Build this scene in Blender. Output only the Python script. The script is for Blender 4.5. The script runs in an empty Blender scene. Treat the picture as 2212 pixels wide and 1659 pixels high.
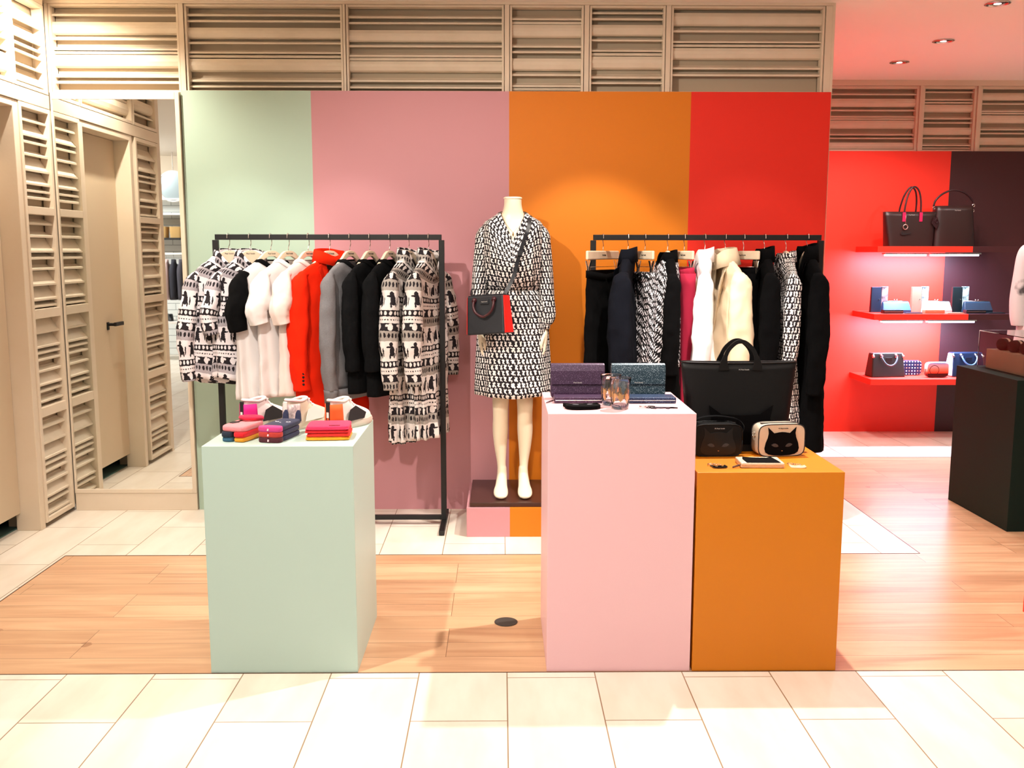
import bpy, bmesh, math, random
from mathutils import Vector, Matrix
from math import sin, cos, pi, radians

S = bpy.context.scene
C = S.collection
# ------------------------------------------------------------------ camera
FPX, PITCH, YAW, ROLL, EYE = 2067.4, radians(7.906), radians(.667), radians(.047), 1.45
fw = Vector((sin(YAW) * cos(PITCH), cos(YAW) * cos(PITCH), -sin(PITCH)))
r0 = Vector((cos(YAW), -sin(YAW), 0)); u0 = r0.cross(fw)
rt = r0 * cos(ROLL) + u0 * sin(ROLL); up = -r0 * sin(ROLL) + u0 * cos(ROLL)
cam = bpy.data.cameras.new('camera'); cam.sensor_width = 36; cam.lens = FPX / 2212 * 36
co = bpy.data.objects.new('camera', cam); C.objects.link(co); S.camera = co
co.matrix_world = Matrix(((rt.x, up.x, -fw.x, 0), (rt.y, up.y, -fw.y, 0), (rt.z, up.z, -fw.z, EYE), (0, 0, 0, 1)))
cam.clip_start = .05; cam.clip_end = 60
# ------------------------------------------------------------------ view and world
S.view_settings.view_transform = 'Standard'; S.view_settings.look = 'None'
S.view_settings.gamma = 1; S.view_settings.use_curve_mapping = False
S.view_settings.exposure = -.68
W = bpy.data.worlds.new('world'); S.world = W; W.use_nodes = True
W.node_tree.nodes['Background'].inputs[0].default_value = (1, .93, .86, 1)
W.node_tree.nodes['Background'].inputs[1].default_value = .38

ZC = 2.764          # ceiling height
def spot(loc, aim, power, ang=95, blend=.5, size=.04, col=(1, .86, .7), name='ceiling_or_bounce_spot'):
    l = bpy.data.lights.new(name, 'SPOT'); l.energy = power; l.spot_size = radians(ang); l.spot_blend = blend
    l.shadow_soft_size = size; l.color = col
    o = bpy.data.objects.new(name, l); C.objects.link(o); o.location = loc
    o.rotation_euler = (Vector(aim) - Vector(loc)).to_track_quat('-Z', 'Y').to_euler()
    return o
def area(loc, aim, sx, sy, power, col=(1, .9, .8), name='overhead_fill_light'):
    l = bpy.data.lights.new(name, 'AREA'); l.shape = 'RECTANGLE'; l.size = sx; l.size_y = sy; l.energy = power; l.color = col
    o = bpy.data.objects.new(name, l); C.objects.link(o); o.location = loc
    o.rotation_euler = (Vector(aim) - Vector(loc)).to_track_quat('-Z', 'Y').to_euler()
    return o
SPOTS = [  # position x, y, aim point, watts, cone, colour : the recessed lamps over the display, plus two added bounce spots
    (.966, 3.95, (.93, 3.55, .5), 520, 100, (1, .93, .85)),
    (-1.178, 2.62, (-.1, 4.1, .6), 370, 110, (1, .92, .82)),
    (-1.40, 4.30, (-1.40, 4.70, 1.73), 60, 56, (1, .93, .84)),
    (-.80, 4.30, (-.80, 4.70, 1.73), 55, 56, (1, .93, .84)),
    (.50, 4.30, (.50, 4.70, 1.73), 170, 56, (1, .93, .82)),
    (1.35, 4.30, (1.35, 4.70, 1.73), 40, 56, (1, .93, .84)),
    (-2.17, 4.80, (-2.40, 5.05, 1.6), 170, 150, (1, .89, .77)),
    (.35, 2.2, (.95, 4.1, .7), 60, 100, (1, .93, .85)),
    (2.2, 2.0, (2.0, 3.0, 0), 60, 110, (1, .9, .82)),
    (-2.4, 1.6, (-2.2, 3.0, 0), 50, 110, (1, .9, .8)),
    (.2, .9, (.2, 2.3, 0), 100, 110, (1, .93, .86)),
    (2.787, 6.234, (2.9, 6.9, .4), 90, 120, (1, .9, .86)),
    (2.793, 6.919, (2.9, 6.6, 0), 60, 130, (1, .9, .86)),
    (2.655, 5.315, (2.4, 6.0, 0), 90, 120, (1, .9, .88)),
    (3.9, 6.0, (3.5, 6.6, .3), 55, 120, (1, .9, .86)),
    (5.2, 4.4, (5.2, 4.4, 0), 520, 80, (1, .97, .94)),  # added spot out of view, its floor bounce brightens the ceiling
    (5.4, 6.2, (5.4, 6.2, 0), 520, 80, (1, .97, .94)),  # second added spot for the same ceiling bounce
    (2.0, 6.3, (2.2, 6.9, 0), 130, 130, (1, .9, .86)),
]
for x, y, aim, w_, ang, c_ in SPOTS: spot((x, y, ZC - .03), aim, w_, ang, .4 if ang < 60 else .6, .022, c_)
FILL_AREAS = [(-.9, -.6), (1.4, -.6), (-.9, 1.2), (1.4, 1.2)]  # unseen soft fill added overhead, lights the display from the front
for x, y in FILL_AREAS: area((x, y, ZC - .03), (x, y + .0, 0), 1.1, .5, 12, (1, .94, .87))
area((3.25, 7.31, 1.411), (3.25, 7.50, .6), .72, .05, 60, (.55, .7, 1), 'shelf_strip_light')
area((3.25, 7.31, .906), (3.25, 7.50, .1), .72, .05, 60, (.55, .7, 1), 'shelf_strip_light')
area((-5.4, -1.4, ZC - .05), (-4.8, -2.2, .4), 1.2, 1.2, 300, (.93, .97, 1), 'overhead_fill_light')  # added fill, brightens the rear space reflected in the mirror

# ------------------------------------------------------------------ materials
def srgb(c):
    if isinstance(c, str): c = [int(c[i:i + 2], 16) / 255 for i in (0, 2, 4)]
    return tuple((v / 12.92 if v <= .04045 else ((v + .055) / 1.055) ** 2.4) for v in c) + (1,)
_m = {}
def mat(name, col=None, rough=.6, metal=0, bump=0, bscale=200, coat=0, sheen=0, trans=0, emit=0, ior=1.45, mix=None, mscale=8, spec=.5):
    if name in _m: return _m[name]
    m = bpy.data.materials.new(name); m.use_nodes = True; nt = m.node_tree; b = nt.nodes['Principled BSDF']
    c = srgb(col); b.inputs['Base Color'].default_value = c
    b.inputs['Roughness'].default_value = rough; b.inputs['Metallic'].default_value = metal
    b.inputs['IOR'].default_value = ior; b.inputs['Specular IOR Level'].default_value = spec
    b.inputs['Coat Weight'].default_value = coat; b.inputs['Coat Roughness'].default_value = .1
    b.inputs['Sheen Weight'].default_value = sheen; b.inputs['Transmission Weight'].default_value = trans
    if emit: b.inputs['Emission Color'].default_value = c; b.inputs['Emission Strength'].default_value = emit
    tc = nt.nodes.new('ShaderNodeTexCoord')
    if mix or bump:
        n = nt.nodes.new('ShaderNodeTexNoise'); n.inputs['Scale'].default_value = mscale if mix else bscale
        n.inputs['Detail'].default_value = 4
        nt.links.new(tc.outputs['Object'], n.inputs['Vector'])
        if mix:
            r = nt.nodes.new('ShaderNodeValToRGB'); r.color_ramp.elements[0].position = .3; r.color_ramp.elements[1].position = .7
            r.color_ramp.elements[0].color = c; r.color_ramp.elements[1].color = srgb(mix)
            nt.links.new(n.outputs['Fac'], r.inputs[0]); nt.links.new(r.outputs[0], b.inputs['Base Color'])
        if bump:
            n2 = nt.nodes.new('ShaderNodeTexNoise'); n2.inputs['Scale'].default_value = bscale; n2.inputs['Detail'].default_value = 3
            nt.links.new(tc.outputs['Object'], n2.inputs['Vector'])
            bp = nt.nodes.new('ShaderNodeBump'); bp.inputs['Strength'].default_value = bump; bp.inputs['Distance'].default_value = .002
            nt.links.new(n2.outputs['Fac'], bp.inputs['Height']); nt.links.new(bp.outputs[0], b.inputs['Normal'])
    _m[name] = m
    return m

class E:
    """tiny arithmetic on shader sockets"""
    def __init__(s, nt, k): s.nt, s.k = nt, k
    def op(s, o, *a):
        n = s.nt.nodes.new('ShaderNodeMath'); n.operation = o
        for i, v in enumerate((s,) + a):
            if isinstance(v, E): s.nt.links.new(v.k, n.inputs[i])
            else: n.inputs[i].default_value = v
        return E(s.nt, n.outputs[0])
    def __add__(s, o): return s.op('ADD', o)
    def __sub__(s, o): return s.op('SUBTRACT', o)
    def __mul__(s, o): return s.op('MULTIPLY', o)
    def __truediv__(s, o): return s.op('DIVIDE', o)
    def fr(s): return s.op('FRACT')
    def fl(s): return s.op('FLOOR')
    def lt(s, o): return s.op('LESS_THAN', o)
    def gt(s, o): return s.op('GREATER_THAN', o)
    def mn(s, o): return s.op('MINIMUM', o)
    def mx(s, o): return s.op('MAXIMUM', o)
    def ab(s): return s.op('ABSOLUTE')
def ell(u, v, cx, cy, rx, ry):
    """inside measure of an ellipse: < 1 inside"""
    a = (u - cx) / rx; b = (v - cy) / ry
    return a * a + b * b
def uvmat(name, rough=.75):
    m = bpy.data.materials.new(name); m.use_nodes = True; nt = m.node_tree
    b = nt.nodes['Principled BSDF']; b.inputs['Roughness'].default_value = rough; b.inputs['Specular IOR Level'].default_value = .25
    tc = nt.nodes.new('ShaderNodeTexCoord')
    sp = nt.nodes.new('ShaderNodeSeparateXYZ'); nt.links.new(tc.outputs['UV'], sp.inputs[0])
    nz = nt.nodes.new('ShaderNodeTexNoise'); nz.inputs['Scale'].default_value = 90; nz.inputs['Detail'].default_value = 2
    nt.links.new(tc.outputs['UV'], nz.inputs['Vector'])
    s2 = nt.nodes.new('ShaderNodeSeparateColor'); nt.links.new(nz.outputs['Color'], s2.inputs[0])
    return m, nt, b, E(nt, sp.outputs[0]), E(nt, sp.outputs[1]), E(nt, s2.outputs[0]) - .5, E(nt, s2.outputs[1]) - .5, tc
def mixc(nt, f, a, b):
    n = nt.nodes.new('ShaderNodeMix'); n.data_type = 'RGBA'
    nt.links.new(f.k, n.inputs[0])
    for i, v in ((6, a), (7, b)):
        if isinstance(v, tuple): n.inputs[i].default_value = v
        else: nt.links.new(v, n.inputs[i])
    return n.outputs[2]
def print_cats():
    """dense white cats on black"""
    m, nt, b, u, v, n1, n2, tc = uvmat('cat_print_crepe')
    u = u + n1 * .016; v = v + n2 * .018
    row = (v / .03).fl(); uu = ((u / .0215 + row * .5).fr() - .5) * .0215; vv = ((v / .03).fr() - .5) * .03
    d = ell(uu, vv, 0, -.002, .0047, .0088).mn(ell(uu, vv, .003, .0085, .0045, .0045)).mn(ell(uu, vv, -.0035, .0095, .003, .0035)).mn(ell(uu, vv, .0065, -.008, .0022, .005))
    k = d.lt(1.0)
    nt.links.new(mixc(nt, k, srgb('17131a'), srgb('efe9e6')), b.inputs['Base Color'])
    return m
def print_bands(tint='e6dfe2', grey='a9a2a8', name='animal_band_shirting'):
    """bands of black animals, little rows, dotted and pale strips"""
    m, nt, b, u, v, n1, n2, tc = uvmat(name)
    u = (u + n1 * .010) * .82; v = (v + n2 * .008) * .82
    P = .205
    w = (v / P).fr() * P
    def cell(cw, y0, off=0.):
        return ((u / cw + off).fr() - .5) * cw, w - y0
    # large cats  .035-.105
    a, c = cell(.062, .07)
    big = ell(a, c, 0, -.004, .012, .022).mn(ell(a, c, .006, .022, .009, .009)).mn(ell(a, c, .012, .012, .016, .004)).mn(ell(a, c, -.012, -.022, .004, .012)).mn(ell(a, c, .01, -.024, .004, .012)).mn(ell(a, c, -.022, -.008, .003, .018))
    big = big.lt(1.) * w.gt(.032) * w.lt(.108)
    # small row .118-.14
    a, c = cell(.017, .128)
    sm = ell(a, c, 0, 0, .005, .010).lt(1.)
    # black strip with pale figures 0-.028
    a, c = cell(.02, .014, .3)
    st = w.lt(.026) * ell(a, c, 0, 0, .006, .0085).gt(1.)
    # black patch band with cats .145-.178
    a, c = cell(.05, .162, .4)
    pb = w.gt(.146) * w.lt(.178) * ell(a, c, 0, 0, .011, .015).mn(ell(a, c, .014, .006, .006, .005)).gt(1.)
    # dots in .18-.205
    a, c = cell(.012, .192)
    dt = ell(a, c, 0, 0, .003, .003).lt(1.) * w.gt(.18)
    blk = big.mx(sm).mx(st).mx(pb).mx(dt)
    gb = w.gt(.105) * w.lt(.146)
    base = mixc(nt, gb, srgb(tint), srgb(grey))
    nt.links.new(mixc(nt, blk, base, srgb('1d181d')), b.inputs['Base Color'])
    return m
def print_feather():
    m, nt, b, u, v, n1, n2, tc = uvmat('feather_print_silk')
    uu = ((u / .11).fr() - .5).ab() * .11
    v = v + uu * .9 + n1 * .03; u = u + n2 * .012
    col = (v / .019).fl()
    a = ((u / .034 + col * .37).fr() - .5) * .034; c = ((v / .019).fr() - .5) * .019
    d = ell(a, c, 0, 0, .0125, .0058) + n2 * .9
    nt.links.new(mixc(nt, d.lt(.95), srgb('100e12'), srgb('efe9ee')), b.inputs['Base Color'])
    return m

# ------------------------------------------------------------------ object helpers
def tag(o, label=None, cat=None, group=None, kind=None):
    if label: o['label'] = label
    if cat: o['category'] = cat
    if group: o['group'] = group
    if kind: o['kind'] = kind
    return o
def thing(name, label, cat, loc=(0, 0, 0), rz=0, group=None, rx=0, ry=0):
    o = bpy.data.objects.new(name, None); C.objects.link(o); o.empty_display_size = .05
    o.location = loc; o.rotation_euler = (rx, ry, rz)
    return tag(o, label, cat, group)
def mesh(name, bm, m, parent=None, smooth=False, bevel=0, mods=None, label=None, rn=True, seg=2):
    if rn: bmesh.ops.recalc_face_normals(bm, faces=bm.faces)
    me = bpy.data.meshes.new(name); bm.to_mesh(me); bm.free()
    for x in (m if isinstance(m, (list, tuple)) else [m]): me.materials.append(x)
    if smooth:
        for p in me.polygons: p.use_smooth = True
    o = bpy.data.objects.new(name, me); C.objects.link(o); o.parent = parent
    if bevel:
        b = o.modifiers.new('bevel', 'BEVEL'); b.width = bevel; b.segments = seg; b.limit_method = 'ANGLE'; b.angle_limit = radians(40)
    if smooth == 'auto':
        for p in me.polygons: p.use_smooth = True
        me.set_sharp_from_angle(angle=radians(40))
    if mods:
        for t, kw in mods:
            d = o.modifiers.new(t.lower(), t)
            for k, v in kw.items(): setattr(d, k, v)
    if label: o['label'] = label
    return o
def N(): return bmesh.new()
def box(bm, x0, x1, y0, y1, z0, z1, M=None, mi=0):
    vs = [bm.verts.new(Vector(p) if M is None else M @ Vector(p)) for p in
          ((x0, y0, z0), (x1, y0, z0), (x1, y1, z0), (x0, y1, z0), (x0, y0, z1), (x1, y0, z1), (x1, y1, z1), (x0, y1, z1))]
    for f in ((3, 2, 1, 0), (4, 5, 6, 7), (0, 1, 5, 4), (1, 2, 6, 5), (2, 3, 7, 6), (3, 0, 4, 7)):
        bm.faces.new([vs[i] for i in f]).material_index = mi
    return vs
def bx(name, x0, x1, y0, y1, z0, z1, m, parent=None, bevel=0, label=None, M=None):
    bm = N(); box(bm, x0, x1, y0, y1, z0, z1, M); return mesh(name, bm, m, parent, bevel=bevel, label=label)
def loft(bm, rings, caps=(True, True), closed=True, uvs=None, mi=0):
    """rings: lists of points of equal length; uvs: metres around and along"""
    R = [[bm.verts.new(p) for p in r] for r in rings]
    uvl = bm.loops.layers.uv.verify()
    n = len(R[0]); vv = 0.
    U = []
    for r in rings:
        a = [0.]
        for i in range(n): a.append(a[-1] + (Vector(r[(i + 1) % n]) - Vector(r[i])).length)
        U.append(a)
    # one common length scale so that prints do not shear
    Vv = [0.]
    for i in range(1, len(rings)): Vv.append(Vv[-1] + sum((Vector(rings[i][j]) - Vector(rings[i - 1][j])).length for j in range(n)) / n)
    L = max(u[-1] for u in U)
    for i in range(len(R) - 1):
        for j in range(n if closed else n - 1):
            k = (j + 1) % n
            f = bm.faces.new((R[i][j], R[i][k], R[i + 1][k], R[i + 1][j])); f.material_index = mi
            for lp, (ri, jj) in zip(f.loops, ((i, j), (i, j + 1), (i + 1, j + 1), (i + 1, j))):
                lp[uvl].uv = (jj / n * L, -Vv[ri])
    if caps[0]: bm.faces.new(R[0][::-1]).material_index = mi
    if caps[1]: bm.faces.new(R[-1]).material_index = mi
    return R
def tube(bm, pts, r, n=10, caps=True, flat=1., mi=0):
    """tube of radius r (number or list) along pts; flat < 1 squashes it along its own second axis"""
    P = [Vector(p) for p in pts]; rings = []; prev = None
    for i, p in enumerate(P):
        t = (P[min(i + 1, len(P) - 1)] - P[max(i - 1, 0)]).normalized()
        if prev is None:
            a = Vector((0, 0, 1)) if abs(t.z) < .9 else Vector((0, 1, 0))
            a = (a - t * a.dot(t)).normalized()
        else:
            a = (prev - t * prev.dot(t)).normalized()
        prev = a; b = t.cross(a)
        rr = r[i] if isinstance(r, (list, tuple)) else r
        rings.append([p + (a * cos(2 * pi * j / n) * flat + b * sin(2 * pi * j / n)) * rr for j in range(n)])
    loft(bm, rings, (caps, caps), mi=mi)
def spline(pts, k=6):
    P = [Vector(p) for p in pts]; out = []
    for i in range(len(P) - 1):
        a = P[max(i - 1, 0)]; b = P[i]; c = P[i + 1]; d = P[min(i + 2, len(P) - 1)]
        for s in range(k):
            t = s / k
            out.append(.5 * ((2 * b) + (c - a) * t + (2 * a - 5 * b + 4 * c - d) * t * t + (3 * b - a - 3 * c + d) * t ** 3))
    out.append(P[-1]); return out
def lathe(bm, prof, n=32, cx=0, cy=0, caps=(True, True), mi=0):
    loft(bm, [[(cx + r * cos(2 * pi * j / n), cy + r * sin(2 * pi * j / n), z) for j in range(n)] for r, z in prof], caps, mi=mi)
def prism(bm, pts, y0, y1, M=None, mi=0):
    """outline in XZ extruded from y0 to y1"""
    M = M or Matrix()
    a = [bm.verts.new(M @ Vector((x, y0, z))) for x, z in pts]; b = [bm.verts.new(M @ Vector((x, y1, z))) for x, z in pts]
    n = len(pts)
    bm.faces.new(a).material_index = mi; bm.faces.new(b[::-1]).material_index = mi
    for i in range(n): bm.faces.new((a[i], b[i], b[(i + 1) % n], a[(i + 1) % n])).material_index = mi
def sup(rx, ry, n=32, p=.6, cx=0, cy=0, z=0, ph=0):
    """superellipse ring, p<1 boxy"""
    o = []
    for j in range(n):
        a = 2 * pi * j / n + ph; c, s = cos(a), sin(a)
        o.append((cx + rx * math.copysign(abs(c) ** p, c), cy + ry * math.copysign(abs(s) ** p, s), z))
    return o
def text(s, size, m, parent, M, name='lettering', ext=.0004, align='CENTER'):
    cu = bpy.data.curves.new(name, 'FONT'); cu.body = s; cu.size = size; cu.extrude = ext; cu.align_x = align; cu.align_y = 'CENTER'; cu.resolution_u = 2
    t = bpy.data.objects.new(name, cu); C.objects.link(t)
    me = bpy.data.meshes.new_from_object(t); bpy.data.objects.remove(t); bpy.data.curves.remove(cu)
    me.materials.clear(); me.materials.append(m)
    o = bpy.data.objects.new(name, me); C.objects.link(o); o.parent = parent; o.matrix_local = M
    return o
def TM(x, y, z, rx=90, ry=0, rz=0, s=1):
    from mathutils import Euler
    return Matrix.Translation((x, y, z)) @ Euler((radians(rx), radians(ry), radians(rz))).to_matrix().to_4x4() @ Matrix.Scale(s, 4)
# ================================================================== SETTING
wallpaint = mat('cream_paint', 'd8c7b0', .6)
creamwood = mat('cream_lacquered_oak', 'dccdb8', .5, bump=.15, bscale=60, mix='d6c5ad', mscale=3)
slatwood = mat('limewashed_oak', 'dccfba', .6, bump=.25, bscale=80, mix='d2c4ad', mscale=6)
darkgap = mat('shadow_gap_board', 'b3a38c', .8)
mint = mat('mint_lacquer', 'b4cac0', .42)
pink = mat('pink_lacquer', 'e6b9be', .42)
orange = mat('orange_lacquer', 'cb7500', .5)
red = mat('vermilion_paint', 'f03320', .5)
plum = mat('plum_paint', '3d1a1e', .5)
mintw = mat('mint_wall_paint', 'a9c0ae', .6)
pinkw = mat('pink_wall_paint', 'c1888f', .6)
orangew = mat('orange_wall_paint', 'cf7300', .6)
redw = mat('red_wall_paint', 'dc2410', .6)
greend = mat('dark_green_lacquer', '14231e', .6, spec=.15)
blackm = mat('black_powder_coat', '0d0c0d', .5)
steel = mat('polished_steel', 'd8d4cf', .22, 1)
gold = mat('brushed_gold', 'e2b070', .25, 1)
white = mat('white_lacquer', 'ece8e2', .4)

def tile_mat():
    m = bpy.data.materials.new('cream_stone_tiles'); m.use_nodes = True; nt = m.node_tree; b = nt.nodes['Principled BSDF']
    tc = nt.nodes.new('ShaderNodeTexCoord'); sp = nt.nodes.new('ShaderNodeSeparateXYZ'); nt.links.new(tc.outputs['Object'], sp.inputs[0])
    cb = nt.nodes.new('ShaderNodeCombineXYZ')
    x = E(nt, sp.outputs[0]); y = E(nt, sp.outputs[1])
    nt.links.new((y - 2.81 + .608 * 20).k, cb.inputs[0]); nt.links.new((x - .02 + .304 * 40).k, cb.inputs[1])
    br = nt.nodes.new('ShaderNodeTexBrick'); nt.links.new(cb.outputs[0], br.inputs['Vector'])
    br.inputs['Scale'].default_value = 1; br.inputs['Brick Width'].default_value = .608; br.inputs['Row Height'].default_value = .304
    br.inputs['Mortar Size'].default_value = .0022; br.inputs['Mortar Smooth'].default_value = .2; br.offset = .5
    br.inputs['Color1'].default_value = srgb('ece4d8'); br.inputs['Color2'].default_value = srgb('e6dccd'); br.inputs['Mortar'].default_value = srgb('94795c')
    nz = nt.nodes.new('ShaderNodeTexNoise'); nz.inputs['Scale'].default_value = 3; nz.inputs['Detail'].default_value = 6
    mp = nt.nodes.new('ShaderNodeMapping'); mp.inputs['Scale'].default_value = (2.5, .7, 1); mp.inputs['Rotation'].default_value = (0, 0, .2)
    nt.links.new(tc.outputs['Object'], mp.inputs[0]); nt.links.new(mp.outputs[0], nz.inputs['Vector'])
    rp = nt.nodes.new('ShaderNodeValToRGB'); rp.color_ramp.elements[0].color = (.9, .88, .85, 1); rp.color_ramp.elements[1].color = (1, 1, 1, 1)
    rp.color_ramp.elements[0].position = .35; rp.color_ramp.elements[1].position = .6
    nt.links.new(nz.outputs['Fac'], rp.inputs[0])
    mx = nt.nodes.new('ShaderNodeMix'); mx.data_type = 'RGBA'; mx.blend_type = 'MULTIPLY'; mx.inputs[0].default_value = 1
    nt.links.new(br.outputs['Color'], mx.inputs[6]); nt.links.new(rp.outputs[0], mx.inputs[7]); nt.links.new(mx.outputs[2], b.inputs['Base Color'])
    b.inputs['Roughness'].default_value = .38
    bp = nt.nodes.new('ShaderNodeBump'); bp.inputs['Strength'].default_value = .4; bp.inputs['Distance'].default_value = .001; bp.invert = True
    nt.links.new(br.outputs['Fac'], bp.inputs['Height']); nt.links.new(bp.outputs[0], b.inputs['Normal'])
    return m
def plank_mat():
    m = bpy.data.materials.new('oak_planks'); m.use_nodes = True; nt = m.node_tree; b = nt.nodes['Principled BSDF']
    tc = nt.nodes.new('ShaderNodeTexCoord')
    mp0 = nt.nodes.new('ShaderNodeMapping'); mp0.inputs['Location'].default_value = (20.45, -3.156 + .13 * 60 + .0, 0); nt.links.new(tc.outputs['Object'], mp0.inputs[0])
    br = nt.nodes.new('ShaderNodeTexBrick'); nt.links.new(mp0.outputs[0], br.inputs['Vector'])
    br.inputs['Scale'].default_value = 1; br.inputs['Brick Width'].default_value = 1.35; br.inputs['Row Height'].default_value = .13
    br.inputs['Mortar Size'].default_value = .0011; br.inputs['Mortar Smooth'].default_value = .3; br.offset = .37; br.offset_frequency = 3
    br.inputs['Color1'].default_value = (0, 0, 0, 1); br.inputs['Color2'].default_value = (1, 1, 1, 1); br.inputs['Mortar'].default_value = (.5, .5, .5, 1)
    sc = nt.nodes.new('ShaderNodeSeparateColor'); nt.links.new(br.outputs['Color'], sc.inputs[0])
    sp = nt.nodes.new('ShaderNodeSeparateXYZ'); nt.links.new(tc.outputs['Object'], sp.inputs[0])
    cb = nt.nodes.new('ShaderNodeCombineXYZ')
    nt.links.new((E(nt, sp.outputs[0]) * .9 + E(nt, sc.outputs[0]) * 9).k, cb.inputs[0]); nt.links.new((E(nt, sp.outputs[1]) * 9).k, cb.inputs[1])
    nt.links.new((E(nt, sc.outputs[0]) * 7).k, cb.inputs[2])
    nz = nt.nodes.new('ShaderNodeTexNoise'); nz.inputs['Scale'].default_value = 1.6; nz.inputs['Detail'].default_value = 7; nz.inputs['Distortion'].default_value = .9
    nt.links.new(cb.outputs[0], nz.inputs['Vector'])
    rp = nt.nodes.new('ShaderNodeValToRGB'); e = rp.color_ramp.elements
    e[0].position = .28; e[0].color = srgb('c49673'); e[1].position = .72; e[1].color = srgb('e2bd97')
    e2 = e.new(.5); e2.color = srgb('d6ab86')
    nt.links.new(nz.outputs['Fac'], rp.inputs[0])
    tone = nt.nodes.new('ShaderNodeValToRGB'); tone.color_ramp.elements[0].color = (.84, .8, .76, 1); tone.color_ramp.elements[1].color = (1.0, 1, 1, 1)
    nt.links.new(sc.outputs[0], tone.inputs[0])
    mx = nt.nodes.new('ShaderNodeMix'); mx.data_type = 'RGBA'; mx.blend_type = 'MULTIPLY'; mx.inputs[0].default_value = 1
    nt.links.new(rp.outputs[0], mx.inputs[6]); nt.links.new(tone.outputs[0], mx.inputs[7])
    # a few knots
    vo = nt.nodes.new('ShaderNodeTexVoronoi'); vo.inputs['Scale'].default_value = 2.2; nt.links.new(tc.outputs['Object'], vo.inputs['Vector'])
    kn = E(nt, vo.outputs['Distance']) + (E(nt, nz.outputs['Fac']) - .5) * .12
    kn = kn.lt(.045)
    c1 = mixc(nt, kn * .55, mx.outputs[2], srgb('8a5a3c'))
    c2 = mixc(nt, E(nt, br.outputs['Fac']), c1, srgb('6e4a34'))
    nt.links.new(c2, b.inputs['Base Color']); b.inputs['Roughness'].default_value = .3
    return m
tile = tile_mat(); plank = plank_mat()
# floor: one slab cut into tiled and planked fields
xs = [-7, -2.09, 1.807, 2.03, 7.5]; ys = [-5.5, 3.156, 4.46, 4.51, 6.64, 9]
bm = N()
for i in range(4):
    for j in range(5):
        wood = (j == 1 and i >= 1) or (j == 2 and i == 3) or (j == 3 and i == 3)
        x0, x1, y0, y1 = xs[i], xs[i + 1], ys[j], ys[j + 1]
        f = bm.faces.new([bm.verts.new(p) for p in ((x0, y0, 0), (x1, y0, 0), (x1, y1, 0), (x0, y1, 0))]); f.material_index = 1 if wood else 0
bmesh.ops.remove_doubles(bm, verts=bm.verts, dist=.0001)
tag(mesh('floor', bm, [tile, plank], rn=False), kind='structure')
# thin dark metal strips where wood meets stone
strip = mat('bronze_edge_strip', '5d4335', .4, .6)
for k, (x0, x1, y0, y1) in enumerate([(-2.09, 7.5, 3.154, 3.158), (-2.09, 2.03, 4.458, 4.462), (-2.092, -2.088, 3.158, 4.458), (2.028, 2.032, 4.462, 6.64), (2.032, 7.5, 6.638, 6.642)]):
    tag(bx('trim_%d' % (k + 1), x0, x1, y0, y1, -.01, .0012, strip), kind='structure')
# ceiling
bm = N(); box(bm, -7, 7.5, -5.5, 9, ZC, ZC + .1)
tag(mesh('ceiling', bm, mat('ceiling_paint', 'faf0e6', .7)), kind='structure')
# display wall
bm = N()
cuts = [(-1.706, -1.015, mintw), (-1.015, .045, pinkw), (.045, 1.022, orangew), (1.022, 1.775, redw)]
for i, (a, b_, m_) in enumerate(cuts): box(bm, a, b_, 5.287, 5.40, 0, 2.297, None, i)
tag(mesh('wall_back', bm, [c[2] for c in cuts]), kind='structure')
tag(bx('wall_back_core', -2.5, 1.774, 5.42, 5.55, 0, ZC, darkgap), kind='structure')
# wall behind the shelves
bm = N()
box(bm, 1.5, 3.522, 7.617, 7.75, 0, 2.226, None, 0); box(bm, 3.522, 7, 7.617, 7.75, 0, 2.226, None, 1)
tag(mesh('wall_far', bm, [red, plum]), kind='structure')
tag(bx('wall_far_core', 1.5, 7, 7.72, 7.85, 2.2, ZC, darkgap), kind='structure')
tag(bx('wall_far_left', 1.4, 1.5, 5.55, 7.75, 0, ZC, redw), kind='structure')
tag(bx('wall_rear', -7, -2.6, -3.3, -3.2, 0, ZC, wallpaint), kind='structure')
tag(bx('wall_left', -6.6, -6.5, -3.2, 3.6, 0, ZC, wallpaint), kind='structure')

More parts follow.
